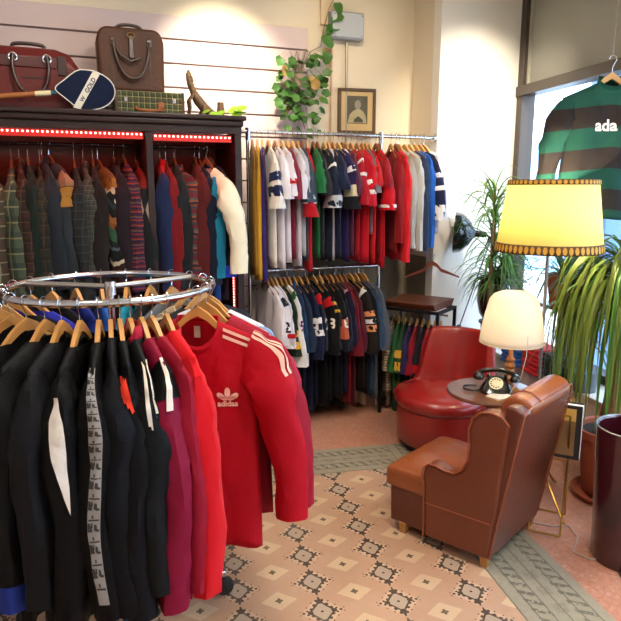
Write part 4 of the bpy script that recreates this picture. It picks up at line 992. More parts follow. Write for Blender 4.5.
# ================================================================ red leather tub chair
RL = mat('red_leather', '#8e1a16', .3, bump=.2, bscale=30, var=.15, vscale=4, coat=.35)
tc = empty('tub_chair', (2.30, 3.44, 0), atan2(-.52, -.85) - pi / 2, 'round red leather tub chair between the small rack and the side table', 'chair')
MB().lathe([(.001, .0), (.25, 0), (.262, .01), (.262, .055), (.001, .055)], (0, 0, 0), 40).build('plinth', M_IRON, tc)
MB().lathe([(.001, .05), (.285, .05), (.297, .065), (.302, .20), (.300, .285), (.285, .298), (.001, .298)], (0, 0, 0), 48).build('base', RL, tc)
V = []; pr_ = [(.001, .29), (.25, .29), (.298, .30), (.308, .325), (.306, .352), (.285, .378), (.22, .395), (.10, .404), (.001, .406)]
MB().lathe(pr_, (0, .01, 0), 48).build('seat_cushion', RL, tc)
q = MB(); q.tube([(.303 * cos(2 * pi * k / 48), .303 * sin(2 * pi * k / 48), .297) for k in range(48)], .005, 6, closed=True); q.build('piping', mat('red_piping', '#6e120f', .4), tc)
V = []; F = []; nphi = 40; sec = None
for i in range(nphi + 1):
    ph = R(-118 + 236 * i / nphi); d_ = abs(ph) / R(118)
    h = .375 + .375 * (1 - sm((d_ - .34) / .20)) - .05 * sm((d_ - .7) / .3); lean = .075 * (1 - sm(d_ / .8))
    ro, ri = .325, .255
    secp = [(ro - .01, .27), (ro + .006, .36), (ro + lean * .5 + .005, lerp(.36, h, .6)), (ro + lean - .002, h - .035), (ro + lean - .018, h - .008), (ro + lean - .040, h), (ro + lean - .062, h - .010), (ri + lean + .002, h - .038), (ri + lean * .5, lerp(.34, h, .6)), (ri - .0, .34)]
    ca, sa = cos(-pi / 2 + ph), sin(-pi / 2 + ph)
    for r_, z in secp: V.append((r_ * ca, r_ * sa, z))
m_ = 10
for i in range(nphi):
    for k in range(m_ - 1): F.append((i * m_ + k, i * m_ + k + 1, (i + 1) * m_ + k + 1, (i + 1) * m_ + k))
F += [tuple(range(m_)), tuple(range(nphi * m_, nphi * m_ + m_))[::-1]]
MB().add(V, F).build('backrest', RL, tc, bevel=0, subsurf=1, angle=180)

# ================================================================ side table with what stands on it
WAL = mat('walnut_top', '#6b3b20', .3, var=.3, vscale=7, coat=.4)
st = empty('side_table', (2.13, 2.72, 0), 0, 'small round dark wooden side table between the two armchairs', 'table')
MB().lathe([(.001, .598), (.225, .598), (.238, .604), (.240, .612), (.236, .620), (.001, .620)], (0, 0, 0), 56).build('table_top', WAL, st)
MB().lathe([(.001, .03), (.020, .03), (.028, .10), (.018, .18), (.026, .34), (.020, .50), (.045, .597), (.001, .597)], (0, 0, 0), 24).build('column', WAL, st)
for k in range(3):
    a = R(80 + 120 * k); q = MB(); q.tube([(.0, 0, .12), (.08 * cos(a), .08 * sin(a), .11), (.16 * cos(a), .16 * sin(a), .04), (.20 * cos(a), .20 * sin(a), .014)], [.018, .017, .014, .014], 10); q.build('leg', WAL, st)
TZ = .620
# telephone
BK = mat('bakelite', '#0d1210', .16, coat=.6)
ph = empty('rotary_telephone', (2.135, 2.685, TZ), R(-40), 'black rotary telephone with cream dial on the round side table', 'telephone')
q = MB(); V = []
for z, sx, sy, cy in ((0, .085, .080, 0), (.012, .088, .083, 0), (.030, .078, .072, .006), (.055, .060, .050, .018), (.072, .048, .030, .028)):
    for k in range(24):
        a = 2 * pi * k / 24; e = .75; V.append((sx * math.copysign(abs(cos(a)) ** e, cos(a)), cy + sy * math.copysign(abs(sin(a)) ** e, sin(a)), z))
F = [(i * 24 + k, i * 24 + (k + 1) % 24, (i + 1) * 24 + (k + 1) % 24, (i + 1) * 24 + k) for i in range(4) for k in range(24)] + [tuple(range(24))[::-1], tuple(range(96, 120))]
q.add(V, F); q.build('body', BK, ph, angle=30)
Mt = Matrix.Rotation(R(42), 3, 'X'); dc = Vector((0, -.030, .050))
d_ = MB().lathe([(.001, .010), (.036, .010), (.040, .006), (.040, -.012), (.001, -.012)], dc, 32, Mt).build('dial', mat('dial_rim', '#1a1d1b', .25, coat=.4), ph)
MB().lathe([(.001, .0125), (.037, .0125), (.037, .011), (.001, .011)], dc, 32, Mt).build('dial_plate', mat('dial_cream', '#d8c9a0', .4), d_)
q = MB()
for k in range(10):
    a = R(50 + k * 28); c = dc + Mt @ Vector((.027 * cos(a), .027 * sin(a), .0126)); q.lathe([(.001, .001), (.0045, .001), (.0045, 0), (.001, 0)], c, 10, Mt)
q.build('finger_holes', mat('hole_dark', '#2a2a26', .5), d_); 
q = MB(); q.lathe([(.001, .004), (.013, .004), (.013, .0125), (.001, .0125)], dc, 20, Mt); q.build('dial_centre', mat('dial_paper', '#efe8d0', .6), d_)
q = MB()
for sx in (-1, 1): q.box(sx * .045 - .008, sx * .045 + .008, .010, .045, .065, .088)
q.build('cradle', BK, ph, smooth=False, bevel=.003)
hs = MB().tube([(-.095, .03, .075), (-.085, .03, .098), (-.05, .03, .112), (0, .03, .116), (.05, .03, .112), (.085, .03, .098), (.095, .03, .075)], [.014, .014, .012, .012, .012, .014, .014], 12).build('handset', BK, ph)
for sx in (-1, 1): MB().lathe([(.001, -.022), (.024, -.022), (.030, -.014), (.028, .0), (.014, .016), (.001, .018)], (sx * .096, .03, .078), 20).build('ear_cup', BK, hs)
q = MB(); pts = []
for i in range(240):
    t = i / 239; a = 2 * pi * 22 * t; th = R(-20) + R(250) * t; R0 = .055; c = Vector((-.125 + R0 * cos(th + pi * .5) * .9, .0 + R0 * sin(th + pi * .5) * .8, .009)); pts.append(c + Vector((.005 * cos(a) * cos(th), .005 * cos(a) * sin(th), .005 * sin(a))))
q.tube(pts, .0022, 5); q.build('coiled_cord', BK, ph)
# papers
pp = empty('note_pad', (2.085, 2.59, TZ), R(12), 'open white note pad lying on the side table in front of the telephone', 'notebook')
q = MB(); q.box(-.06, .06, -.045, .045, 0, .008); q.build('cover', mat('pad_cover', '#b08a5c', .7), pp, smooth=False)
q = MB(); q.box(-.057, .057, -.043, .043, .008, .014); q.build('pages', mat('paper', '#e9e2d2', .8, var=.04), pp, smooth=False, bevel=.001)
q = MB()
for i in range(6): q.box(-.045, .03 - .012 * (i % 3), .026 - .011 * i, .028 - .011 * i, .014, .0143)
o = q.build('ruled_lines', mat('ink', '#8a7d6c', .8), pp, smooth=False)
# small lamp
LMP = lambda nm, col, e, es: mat(nm, col, .8, emis=e, estr=es)
def shade_mat(name, col, strength, tint):
    m = bpy.data.materials.new(name); m.use_nodes = True; nt = m.node_tree; nt.nodes.remove(nt.nodes['Principled BSDF']); out = nt.nodes['Material Output']
    d = nt.nodes.new('ShaderNodeBsdfDiffuse'); t = nt.nodes.new('ShaderNodeBsdfTranslucent'); mx = nt.nodes.new('ShaderNodeMixShader'); mx.inputs[0].default_value = .6
    d.inputs[0].default_value = lin(col); t.inputs[0].default_value = lin(tint)
    nt.links.new(d.outputs[0], mx.inputs[1]); nt.links.new(t.outputs[0], mx.inputs[2])
    nt.links.new(mx.outputs[0], out.inputs[0]); return m
BRASS = mat('brass', '#b58c48', .28, 1.0)
tl = empty('table_lamp', (2.215, 2.68, TZ), 0, 'table lamp with glowing white domed shade and turned wooden base', 'lamp')
MB().lathe([(.001, 0), (.055, 0), (.058, .010), (.040, .022), (.022, .035), (.020, .060), (.030, .075), (.020, .092), (.030, .108), (.020, .125), (.029, .142), (.019, .160), (.026, .176), (.014, .195), (.010, .26), (.001, .26)], (0, 0, 0), 28).build('turned_base', mat('honey_wood', '#a9672c', .35, var=.2, vscale=30, coat=.4), tl)
MB().tube([(0, 0, .25), (0, 0, .33)], .009, 10).build('stem', BRASS, tl)
MB().sphere((0, 0, .40), .032, 1, 1, 1.25).build('bulb', mat('bulb_white', '#ffffff', .5, emis='#fff0d8', estr=30), tl)
prof = [(.168, .272), (.166, .30), (.158, .36), (.147, .42), (.137, .46), (.125, .505), (.105, .53), (.07, .545), (.03, .55)]
s_ = MB().lathe(prof, (0, 0, 0), 48).build('lamp_shade', shade_mat('white_shade', '#f3ecdf', 1, '#fff6e6'), tl, solid=.0015)
q = MB(); 
for zz_, rr_ in ((.272, .168), ): q.tube([(rr_ * cos(2 * pi * k / 48), rr_ * sin(2 * pi * k / 48), zz_) for k in range(48)], .003, 6, closed=True)
q.build('shade_rim', mat('cream_rim', '#d9cba9', .6), s_)
q = MB(); q.tube([(-.03, -.16, .34), (-.045, -.175, .24), (-.06, -.16, .12), (-.075, -.10, .02)], .0018, 6); q.build('pull_cord', mat('cord_beige', '#cfc4b0', .6), tl)
lamp('table_lamp_light', 'POINT', (2.215, 2.68, TZ + .40), 50, (1, .88, .70), shadow_soft_size=.03)
# floor lamp
fl = empty('floor_lamp', (2.335, 2.585, 0), 0, 'floor lamp with large glowing yellow fringed shade on thin metal pole', 'lamp')
MB().tube([(0, 0, .30), (0, 0, 1.50)], .0095, 12).build('pole', mat('pole_grey', '#8d8f94', .35, .8), fl)
MB().sphere((0, 0, .30), .02).build('joint', BRASS, fl)
for k, (dx, dy) in enumerate(((-.03, -.27), (.25, .10), (-.22, .17))):
    q = MB(); q.tube([(0, 0, .31), (dx, dy, .02), (dx * 1.10, dy * 1.10, .006)], .0065, 8); q.build('leg', BRASS, fl)
MB().sphere((0, 0, 1.55), .04, 1, 1, 1.2).build('bulb', mat('bulb_warm', '#ffffff', .5, emis='#ffe0a0', estr=30), fl)
yel = shade_mat('yellow_shade', '#f8eeb8', 1, '#fff6b4')
s_ = MB().lathe([(.262, 1.402), (.2165, 1.742)], (0, 0, 0), 64).build('lamp_shade', yel, fl, solid=.0015)
TRIM = mat('brown_trim', '#5a3a1c', .8); TRY = mat('trim_gold', '#c8942c', .7)
def scallop(r0, z0, r1, z1, n, nm):
    f = MB().lathe([(r0, z0), (r1, z1)], (0, 0, 0), 64).build(nm, TRIM, s_, solid=.002)
    q = MB()
    for k in range(n):
        a = 2 * pi * k / n; rm, zm = (r0 + r1) / 2 + .003, (z0 + z1) / 2; h = abs(z1 - z0) * .40; w_ = pi * rm / n * .72
        P = []
        for j in range(12):
            t = 2 * pi * j / 12; dz = h * sin(t); da = w_ * cos(t) / rm; rr_ = rm + (r1 - r0) * dz / (z1 - z0) 
            P.append((rr_ * cos(a + da), rr_ * sin(a + da), zm + dz))
        q.add(P, [tuple(range(12))])
    o = q.build('beads', TRY, f, smooth=False, fix=False)
scallop(.2665, 1.385, .2605, 1.432, 56, 'lower_trim'); scallop(.222, 1.722, .2195, 1.748, 52, 'upper_trim')
lamp('floor_lamp_light', 'POINT', (2.335, 2.585, 1.60), 34, (1, .88, .6), shadow_soft_size=.04)

# ================================================================ magazine stand behind the armchair
ms = empty('magazine_stand', (2.235, 2.345, 0), R(-48), 'thin brass wire magazine stand behind the tan armchair', 'magazine rack')
q = MB()
for s1 in (-1, 1):
    q.tube([(s1 * .075, -.13, .012), (s1 * .075, .0, .36), (s1 * .075, .09, .66)], .005, 8)
    q.tube([(s1 * .075, .13, .006), (s1 * .075, .0, .36), (s1 * .075, -.075, .62)], .005, 8)
q.tube([(-.075, 0, .36), (.075, 0, .36)], .005, 8); q.tube([(-.075, .09, .66), (.075, .09, .66)], .005, 8); q.tube([(-.075, -.075, .62), (.075, -.075, .62)], .005, 8)
q.tube([(-.075, -.13, .012), (.075, -.13, .012)], .005, 8); q.tube([(-.075, .13, .006), (.075, .13, .006)], .005, 8)
q.build('wire_frame', BRASS, ms)
bk = empty('album', (2.237, 2.348, .38), R(-48), 'black-bound photo album with white page edge standing in the brass stand', 'album')
q = MB(); q.box(-.13, .127, -.027, -.022, 0, .28).box(-.13, .13, .022, .030, 0, .28).box(-.13, -.122, -.03, .03, 0, .28); q.build('cover', mat('album_black', '#17181c', .35), bk, smooth=False, bevel=.003)
MB().box(-.121, .129, -.021, .021, .006, .274).build('pages', mat('album_pages', '#efe9df', .8), bk, smooth=False, bevel=.002)
MB().box(-.115, .10, -.0295, -.027, .02, .262).build('cover_photo', mat('cover_photo', '#8b6a44', .35, var=.5, vscale=12), bk, smooth=False)
MB().box(-.115, .10, -.031, -.0295, .20, .262).build('cover_band', mat('cover_band', '#e0b25a', .4), bk, smooth=False)

# ================================================================ burgundy bin
bn = empty('waste_bin', (2.345, 1.965, 0), 0, 'tall glossy burgundy bin at the right picture edge', 'bin')
MB().lathe([(.001, .0), (.135, .0), (.140, .012), (.163, .645), (.160, .648), (.152, .64), (.132, .02), (.001, .02)], (0, 0, 0), 56).build('body', mat('burgundy_metal', '#3a0c16', .22, coat=.6, var=.08), bn)
MB().tube([(.163 * cos(2 * pi * k / 56), .163 * sin(2 * pi * k / 56), .648) for k in range(56)], .004, 8, closed=True).build('rim', mat('rim_grey', '#8b8f96', .3, .7), bn)
q = MB(); q.box(-.16, .16, -.11, .11, 0, .006); o = q.build('floor_grate', mat('brown_mat', '#3b2a22', .85, bump=.4), smooth=False, bevel=.003); o.location = (2.33, 1.74, 0); o.rotation_euler = (0, 0, R(-30)); tag(o, 'dark brown mat corner on the pink floor in front of the bin', 'mat')
q = MB(); q.tube([(2.00, 2.50, .006), (2.14, 2.40, .006), (2.24, 2.30, .006), (2.32, 2.28, .006), (2.28, 2.18, .006), (2.16, 2.08, .006), (2.19, 2.00, .006), (2.26, 2.0, .006)], .004, 6); tag(q.build('power_cable', mat('cable_grey', '#b9a8a0', .5)), 'thin pale power cable lying on the pink floor behind the armchair', 'cable')

# ================================================================ plants
def leafm(name, col, var=.35, rough=.45):
    m = mat(name, col, rough, var=var, vscale=5, spec=.4)
    b = m.node_tree.nodes['Principled BSDF']; b.inputs['Subsurface Weight'].default_value = .0
    return m
L1, L2, L3, L4 = leafm('leaf_olive', '#66782a'), leafm('leaf_green', '#4c7a2e'), leafm('leaf_dark', '#2f5a34'), leafm('leaf_blue', '#5c8a78')
TERR = mat('terracotta', '#a04e30', .75, var=.12, bump=.1)
SOIL = mat('soil', '#2a1d14', .95, bump=.6, bscale=50)
BARK = mat('palm_bark', '#8a6a42', .85, bump=.8, bscale=30, var=.3, vscale=14)
rnd = random.Random(5)
pt = empty('ponytail_palm', (2.76, 2.46, 0), 0, 'tall palm with long drooping yellow-green leaves in terracotta pot', 'potted plant')
po_ = MB().lathe([(.001, .035), (.125, .035), (.135, .045), (.172, .36), (.188, .362), (.190, .405), (.178, .408), (.165, .40), (.160, .375), (.001, .375)], (0, 0, 0), 44).build('pot', TERR, pt)
MB().lathe([(.001, .378), (.160, .378), (.001, .385)], (0, 0, 0), 32).build('soil', SOIL, pt)
MB().lathe([(.001, .0), (.165, .0), (.195, .035), (.190, .040), (.160, .012), (.001, .012)], (0, 0, 0), 44).build('saucer', TERR, pt)
MB().tube([(0, 0, .37), (-.01, .0, .55), (.015, .01, .80), (.0, .02, 1.05), (.02, .0, 1.30)], [.085, .055, .045, .042, .035], 18).build('trunk', BARK, pt)
q = MB(); q2 = MB()
for i in range(300):
    a = rnd.uniform(0, 2 * pi); el = rnd.uniform(-.1, 1.25); z = rnd.uniform(1.08, 1.36); d = Vector((cos(a) * cos(el), sin(a) * cos(el), sin(el))); lk = .6 if cos(a) > .3 else 1
    tgt = q if i % 3 else q2
    blade(tgt, Vector((.01 + .03 * cos(a), .0 + .03 * sin(a), z)), d, lk * rnd.uniform(.65, 1.0), rnd.uniform(.016, .028), droop=rnd.uniform(2.8, 4.4), n=12)
q.build('leaves', L1, pt, fix=False); q2.build('young_leaves', L2, pt, fix=False)
# bluish arching plant near the right edge, on the ledge
pt = empty('arching_dracaena', (3.03, 2.95, .44), 0, 'blue-green arching dracaena on the window ledge under the striped shirt', 'potted plant')
MB().lathe([(.001, 0), (.07, 0), (.085, .13), (.078, .13), (.001, .12)], (0, 0, 0), 28).build('pot', mat('grey_pot', '#5a5f62', .6), pt)
MB().tube([(0, 0, .11), (.01, 0, .45), (.0, .01, .75)], [.014, .012, .010], 10).build('stem', BARK, pt)
q = MB()
for i in range(110):
    a = rnd.uniform(0, 2 * pi); el = rnd.uniform(.0, 1.2); z = rnd.uniform(.25, .78); blade(q, (0, 0, z), (cos(a) * cos(el), sin(a) * cos(el), sin(el)), rnd.uniform(.3, .5), .016, droop=rnd.uniform(.9, 1.8), n=8)
q.build('leaves', L4, pt, fix=False)
# dark pot on a stand before the pier
ps = empty('plant_stand', (3.04, 3.92, 0), 0, 'slim dark plant stand in front of the white pier', 'plant stand')
q = MB(); q.cyl((0, 0), .10, .69, .705, 28); q.build('top', M_IRON, ps)
for k in range(3):
    a = R(30 + 120 * k); q = MB(); q.tube([(.13 * cos(a), .13 * sin(a), 0), (.05 * cos(a), .05 * sin(a), .40), (.08 * cos(a), .08 * sin(a), .69)], .006, 8); q.build('leg', M_IRON, ps)
pt = empty('spider_plant', (3.04, 3.92, .705), 0, 'spiky green plant in rounded dark brown pot in front of the white pier', 'potted plant')
MB().lathe([(.001, 0), (.06, 0), (.10, .06), (.122, .16), (.118, .26), (.105, .31), (.112, .345), (.102, .345), (.095, .31), (.001, .30)], (0, 0, 0), 36).build('pot', mat('brown_glaze', '#3a221a', .25, coat=.5, var=.2), pt)
q = MB()
for i in range(80):
    a = rnd.uniform(0, 2 * pi); el = rnd.uniform(.2, 1.4); blade(q, (0, 0, .31), (cos(a) * cos(el), sin(a) * cos(el), sin(el)), rnd.uniform(.25, .42), .015, droop=rnd.uniform(.7, 1.7), n=8)
q.build('leaves', L2, pt, fix=False)
# tall dracaena behind the yellow shade
pt = empty('tall_dracaena', (2.90, 3.78, 0), 0, 'tall slim dracaena rising behind the yellow lampshade against the pier', 'potted plant')
MB().lathe([(.001, 0), (.10, 0), (.13, .24), (.12, .24), (.001, .22)], (0, 0, 0), 32).build('pot', TERR, pt)
for (bx_, by_, h) in ((0, 0, 1.72), (.03, .02, 1.45), (.10, -.03, 1.25)):
    MB().tube([(bx_ * .3, by_ * .3, .2), (bx_ * .7, by_ * .7 + .01, h * .6), (bx_, by_, h)], [.014, .011, .008], 10).build('stem', BARK, pt)
    q = MB()
    for i in range(60):
        a = rnd.uniform(0, 2 * pi); el = rnd.uniform(-.1, 1.3); z = h - rnd.uniform(0, .28); blade(q, (bx_, by_, z), (cos(a) * cos(el), sin(a) * cos(el), sin(el)), rnd.uniform(.26, .46), .019, droop=rnd.uniform(.5, 1.4), n=7)
    q.build('leaf_tuft', L2 if h < 1.5 else leafm('leaf_fresh', '#6f9440'), pt, fix=False)
# terracotta pot on a small shelf table by the window
tb = empty('plant_table', (3.16, 3.30, 0), -WH, 'low dark table by the window carrying the terracotta pot', 'table')
MB().box(-.12, .12, -.20, .20, .90, .925).build('table_top', WAL, tb, smooth=False, bevel=.003)
for x in (-.10, .10):
    for y in (-.18, .18): MB().box(x - .01, x + .01, y - .01, y + .01, .44 if x > .0 else 0, .90).build('leg', WAL, tb, smooth=False)
pt = empty('terracotta_planter', (3.14, 3.32, .925), 0, 'terracotta pot with spiky plant glimpsed under the yellow lampshade', 'potted plant')
MB().lathe([(.001, 0), (.075, 0), (.10, .17), (.115, .172), (.117, .21), (.105, .21), (.095, .19), (.001, .19)], (0, 0, 0), 32).build('pot', TERR, pt)
q = MB()
for i in range(60):
    a = rnd.uniform(0, 2 * pi); el = rnd.uniform(.1, 1.4); blade(q, (0, 0, .18), (cos(a) * cos(el), sin(a) * cos(el), sin(el)), rnd.uniform(.3, .6), .014, droop=rnd.uniform(.7, 1.6), n=8)
q.build('leaves', L3, pt, fix=False)
# folded clothes displayed on the window ledge
for k, (c, lab, x, y) in enumerate([('#2a62b0', 'blue folded garments on the window ledge behind the table lamp', 3.08, 3.62), ('#b8202c', 'red folded garments on the window ledge right of the blue ones', 3.05, 3.36), ('#1a1c26', 'black folded garments on the window ledge behind the palm', 3.02, 3.12)]):
    t = empty('folded_garment', (x, y, .44), -WH, lab, 'folded clothes', 'folded clothes on the ledge')
    q = MB()
    for j in range(6): q.box(-.10 + .004 * (j % 2), .10 - .003 * (j % 3), -.11 + .004 * (j % 3), .11, .032 * j, .032 * j + .030)
    q.build('folds', N(c), t, bevel=.012, seg=3)

# ================================================================ black enamel reading lamp on the pier
bl_ = empty('reading_lamp', (2.97, 4.24, .60), 0, 'black enamel reading lamp on a thin swinging arm fixed to the white pier', 'lamp')
EN = mat('black_enamel', '#0c1413', .12, coat=.8)
MB().sphere((-.02, -.02, 0), .022).build('mount_knob', mat('green_knob', '#1c3f33', .3, coat=.4), bl_)
MB().tube([(-.02, -.025, 0), (.07, -.25, .72)], .006, 10).build('arm', M_STEEL, bl_)
MB().sphere((.07, -.255, .725), .026).build('joint', EN, bl_)
AX = Matrix.Rotation(R(-92), 3, 'Y') @ Matrix.Identity(3)
hd = Vector((.005, -.25, .765))
Mh = Vector((-.78, .62, .05)).to_track_quat('Z', 'Y').to_matrix()
MB().lathe([(.018, -.02), (.024, .0), (.026, .06), (.040, .075), (.09, .10), (.148, .16), (.16, .215), (.153, .215), (.142, .165), (.085, .108), (.03, .085)], hd, 40, Mh).build('lamp_head', EN, bl_)
MB().sphere(hd + Mh @ Vector((0, 0, .14)), .035).build('bulb', mat('bulb_off', '#d8d8d2', .3), bl_)
MB().tube([hd + Mh @ Vector((0, 0, -.02)), (.07, -.255, .725)], .008, 8).build('neck', EN, bl_)

# spare hanger on a peg at the pier edge
pg = MB().tube([(2.655, 4.185, 1.19), (WX + .008, 4.238, 1.19)], .006, 8); o = pg.build('steel_peg', M_STEEL); tag(o, 'short steel peg on the pier edge holding the spare reddish hanger', 'peg')
HG[0] = None
h = add_hanger((2.66, 4.19, 1.187), R(-22), .21, .36, -.055, '#7a3318', 'empty reddish-brown wooden hanger hooked beside the pier', .07)

# ================================================================ hanging vine plant by the picture
pt = empty('hanging_vine', (1.68, 4.50, 2.28), 0, 'trailing ivy-like plant in a small pot above the clothes rail, one vine climbing the wall', 'potted plant')
MB().lathe([(.001, 0), (.045, 0), (.065, .11), (.058, .11), (.001, .10)], (0, 0, .12), 24).build('pot', mat('mauve_pot', '#8c7468', .6), pt)
MB().tube([(0, 0, .12), (0, .128, .12)], .006, 6).build('bracket', M_IRON, pt)
GV, GY = leafm('ivy_green', '#3f6a2e', .5), leafm('ivy_yellow', '#a8874a', .2)
q = MB(); qy = MB(); qs = MB()
for i in range(105):
    a = rnd.uniform(0, 2 * pi); z = rnd.gauss(.13, .15); r_ = rnd.uniform(.02, .15) * (1.1 - max(0, -z) * 1.0); p = Vector((r_ * cos(a) - .01 * (z < 0), -.02 + r_ * .55 * sin(a), max(-.15, min(.36, z))))
    if p.y > .10: p.y = .10
    (round_leaf)(qy if i % 29 == 0 else q, p, (cos(a) * .7, -abs(sin(a)) * .5, rnd.uniform(-1, .2)), rnd.uniform(.045, .075), (rnd.uniform(-.5, .5), -1, rnd.uniform(0, .8)), 5)
    qs.tube([(0, 0, .22), (p.x * .6, p.y * .6, p.z + .05), tuple(p)], .0015, 4)
vine = [(.02, .0, .25), (.06, .05, .34), (.12, .08, .42), (.20, .09, .46), (.23, .09, .60), (.26, .08, .72), (.30, .08, .80), (.33, .09, .92), (.35, .09, 1.02)]
qs.tube(vine, .0035, 6)
for i, (dx, dz, s_) in enumerate([(.17, .40, .10), (.25, .43, .10), (.21, .55, .11), (.29, .61, .085), (.24, .66, .10), (.33, .62, .09), (.31, .78, .09), (.34, .86, .08), (.37, .95, .07), (.12, .20, .11), (.15, .17, .09), (-.16, .16, .09)]):
    round_leaf(q, (dx, .05, dz), (rnd.uniform(-.6, .6), -.2, rnd.uniform(-.9, .3)), s_, (0, -1, .3), 3)
round_leaf(qy, (.225, .06, .46), (.1, -.1, -1), .07, (0, -1, .2)); round_leaf(qy, (-.12, -.05, .20), (-.3, -.3, 1), .08, (.5, -1, .2)); round_leaf(qy, (.09, -.05, .12), (.2, -.3, 1), .08, (-.5, -1, .2))
q.build('leaves', GV, pt, fix=False); qy.build('yellowed_leaves', GY, pt, fix=False); qs.build('stems', mat('vine_stem', '#8a7a62', .7), pt)

# ================================================================ things on top of the wardrobe
TP = WT
BUR = mat('burgundy_leather', '#5c1512', .42, bump=.25, bscale=50, var=.25, vscale=6, spec=.35)
hb = empty('travel_bag', (-.09, 4.27, TP), R(3), 'burgundy leather travel bag with two handles at the left of the wardrobe top', 'bag')
q = MB(); Vb = []; prof = [(-.40, .0), (-.40, .16), (-.30, .32), (-.20, .365), (.12, .365), (.20, .34), (.285, .20), (.285, .0)]
Mz = Matrix(((1, 0, 0, 0), (0, 0, 1, 0), (0, 1, 0, 0), (0, 0, 0, 1)))
n = len(prof)
for (sy, k) in ((-.11, 0), (-.06, 1), (.0, 2), (.06, 1), (.11, 0)):
    for a, b in prof: 
        b2 = b if b < .3 else (b - .07 if k == 0 else b - .01 if k == 1 else b); a2 = a
        Vb.append((a2, sy, b2))
F = [tuple(range(n)), tuple(range(4 * n, 5 * n))[::-1]] + [(i * n + k, i * n + (k + 1) % n, (i + 1) * n + (k + 1) % n, (i + 1) * n + k) for i in range(4) for k in range(n)]
q.add(Vb, F); q.build('body', BUR, hb, bevel=.02, seg=4)
DB = mat('dark_leather', '#2c0f0f', .35, coat=.3)
q = MB(); q.box(.125, .175, -.118, -.095, .20, .31); q.build('end_strap', DB, hb, bevel=.004)
q = MB(); q.box(-.40, .12, -.117, -.09, .235, .30); q.build('top_band', mat('bag_band', '#471414', .35, coat=.3), hb, bevel=.006)
for sy, dz in ((-.125, 0), (.10, .19)):
    pts = [(-.11, sy, .30), (-.115, sy - .015, .22), (-.085, sy - .03, .12), (-.02, sy - .035, .075), (.045, sy - .03, .12), (.075, sy - .015, .22), (.07, sy, .30)]
    if sy > 0: pts = [(-.11, .03, .35), (-.10, .03, .385), (-.02, .03, .392), (.06, .03, .385), (.07, .03, .35)]
    MB().tube(pts, .011, 10).build('handle', DB, hb)
for sx in (-.11, .07): MB().tube([(sx + .022 * cos(2 * pi * k / 20), -.125, .285 + .022 * sin(2 * pi * k / 20)) for k in range(20)], .005, 8, closed=True).build('ring', M_STEEL, hb)
MB().box(-.07, .05, -.114, -.108, .175, .185).build('zip', DB, hb)
# racket in its cover
rk_ = empty('tennis_racket', (.185, 4.055, TP), R(0), 'tennis racket with wooden handle in a navy zipped cover leaning on the bags', 'racket')
CV = fabric('#161f38'); Rm = Matrix.Translation((0, .035, .118)) @ Matrix.Rotation(R(12), 4, 'X')
a_, b_ = .165, .112
P = []
for k in range(40):
    t = 2 * pi * k / 40; x = a_ * cos(t); y = b_ * sin(t)
    if x < -.02: y *= 1 - .55 * sm((-.02 - x) / .15)
    P.append((x, y))
ol = MB().prism(P, -.016, .016, Rm @ Mz); ol.build('cover', CV, rk_, bevel=.006, seg=3)
MB().tube([Rm @ Vector((x, -.017, y)) for x, y in P], .0035, 6, closed=True).build('cover_piping', mat('piping_white', '#d8d4c8', .6), rk_)
q = MB(); q.prism([(-.075, -.100), (-.035, -.108), (.085, .095), (.045, .106)], -.0185, -.0165, Rm @ Mz); bd = q.build('cover_band', mat('band_white', '#dcd6c4', .6), rk_, smooth=False)
for j, (tx, sz) in enumerate((('GOLD', .034), ('W', .03))):
    V, F = text_flat(tx, sz, .001, sub=False); c, s = cos(R(59)), sin(R(59)); off_ = [(.028, .028), (-.018, -.05)][j]
    q = MB(); q.add([Rm @ Vector((off_[0] + a * c - b * s, -.0192, off_[1] + a * s + b * c)) for a, b in V], F); q.build('cover_lettering', mat('navy_ink', '#2a3350', .7), bd, smooth=False, fix=False)
q = MB(); q.tube([Rm @ Vector((-.16, 0, -.02)), Rm @ Vector((-.19, 0, -.026))], [.016, .014], 10); q.build('throat', mat('teal_tape', '#2c5560', .5), rk_)
q = MB(); q.tube([Rm @ Vector((-.19, 0, -.026)), Rm @ Vector((-.275, 0, -.036))], .015, 10); q.build('white_wrap', mat('cream_wrap', '#d9cba0', .6), rk_)
q = MB(); q.tube([Rm @ Vector((-.275, 0, -.036)), Rm @ Vector((-.52, 0, -.066))], [.014, .017], 10); q.build('grip', mat('tan_grip', '#9a5c2a', .5, var=.15), rk_)
# plaid suitcase
sc = empty('plaid_suitcase', (.575, 4.36, TP), 0, 'small green plaid suitcase with leather handle under the brown bag', 'suitcase')
q = MB(); q.box(-.215, .215, -.13, .13, 0, .15); q.build('body', plaid('#4a5038', '#2f3a2a', '#a89a6c', .035, 'tartan'), sc, bevel=.012, seg=3)
MB().box(-.217, .217, -.132, .132, .092, .098).build('seam', mat('brown_leather_trim', '#4a2c18', .45), sc, smooth=False)
q = MB(); q.tube([(-.09, -.135, .05), (-.08, -.155, .035), (0, -.165, .028), (.06, -.155, .040), (.07, -.135, .055)], .009, 8); q.build('handle', mat('cognac_leather', '#9a5a2c', .4), sc)
q = MB(); q.box(.045, .085, -.14, -.13, .03, .085); q.build('luggage_tag', mat('cognac_leather', '#9a5a2c', .4), sc, bevel=.004)
for x in (-.15, .15): MB().box(x - .012, x + .012, -.137, -.13, .08, .11).build('latch', M_STEEL, sc, smooth=False, bevel=.003)
for x in (-.19, .19):
    MB().box(x * 1.08 - .008, x * 1.08 + .008, -.1325, -.1305, .0, .15).build('corner_patch', mat('brown_leather_trim', '#4a2c18', .45), sc, smooth=False)
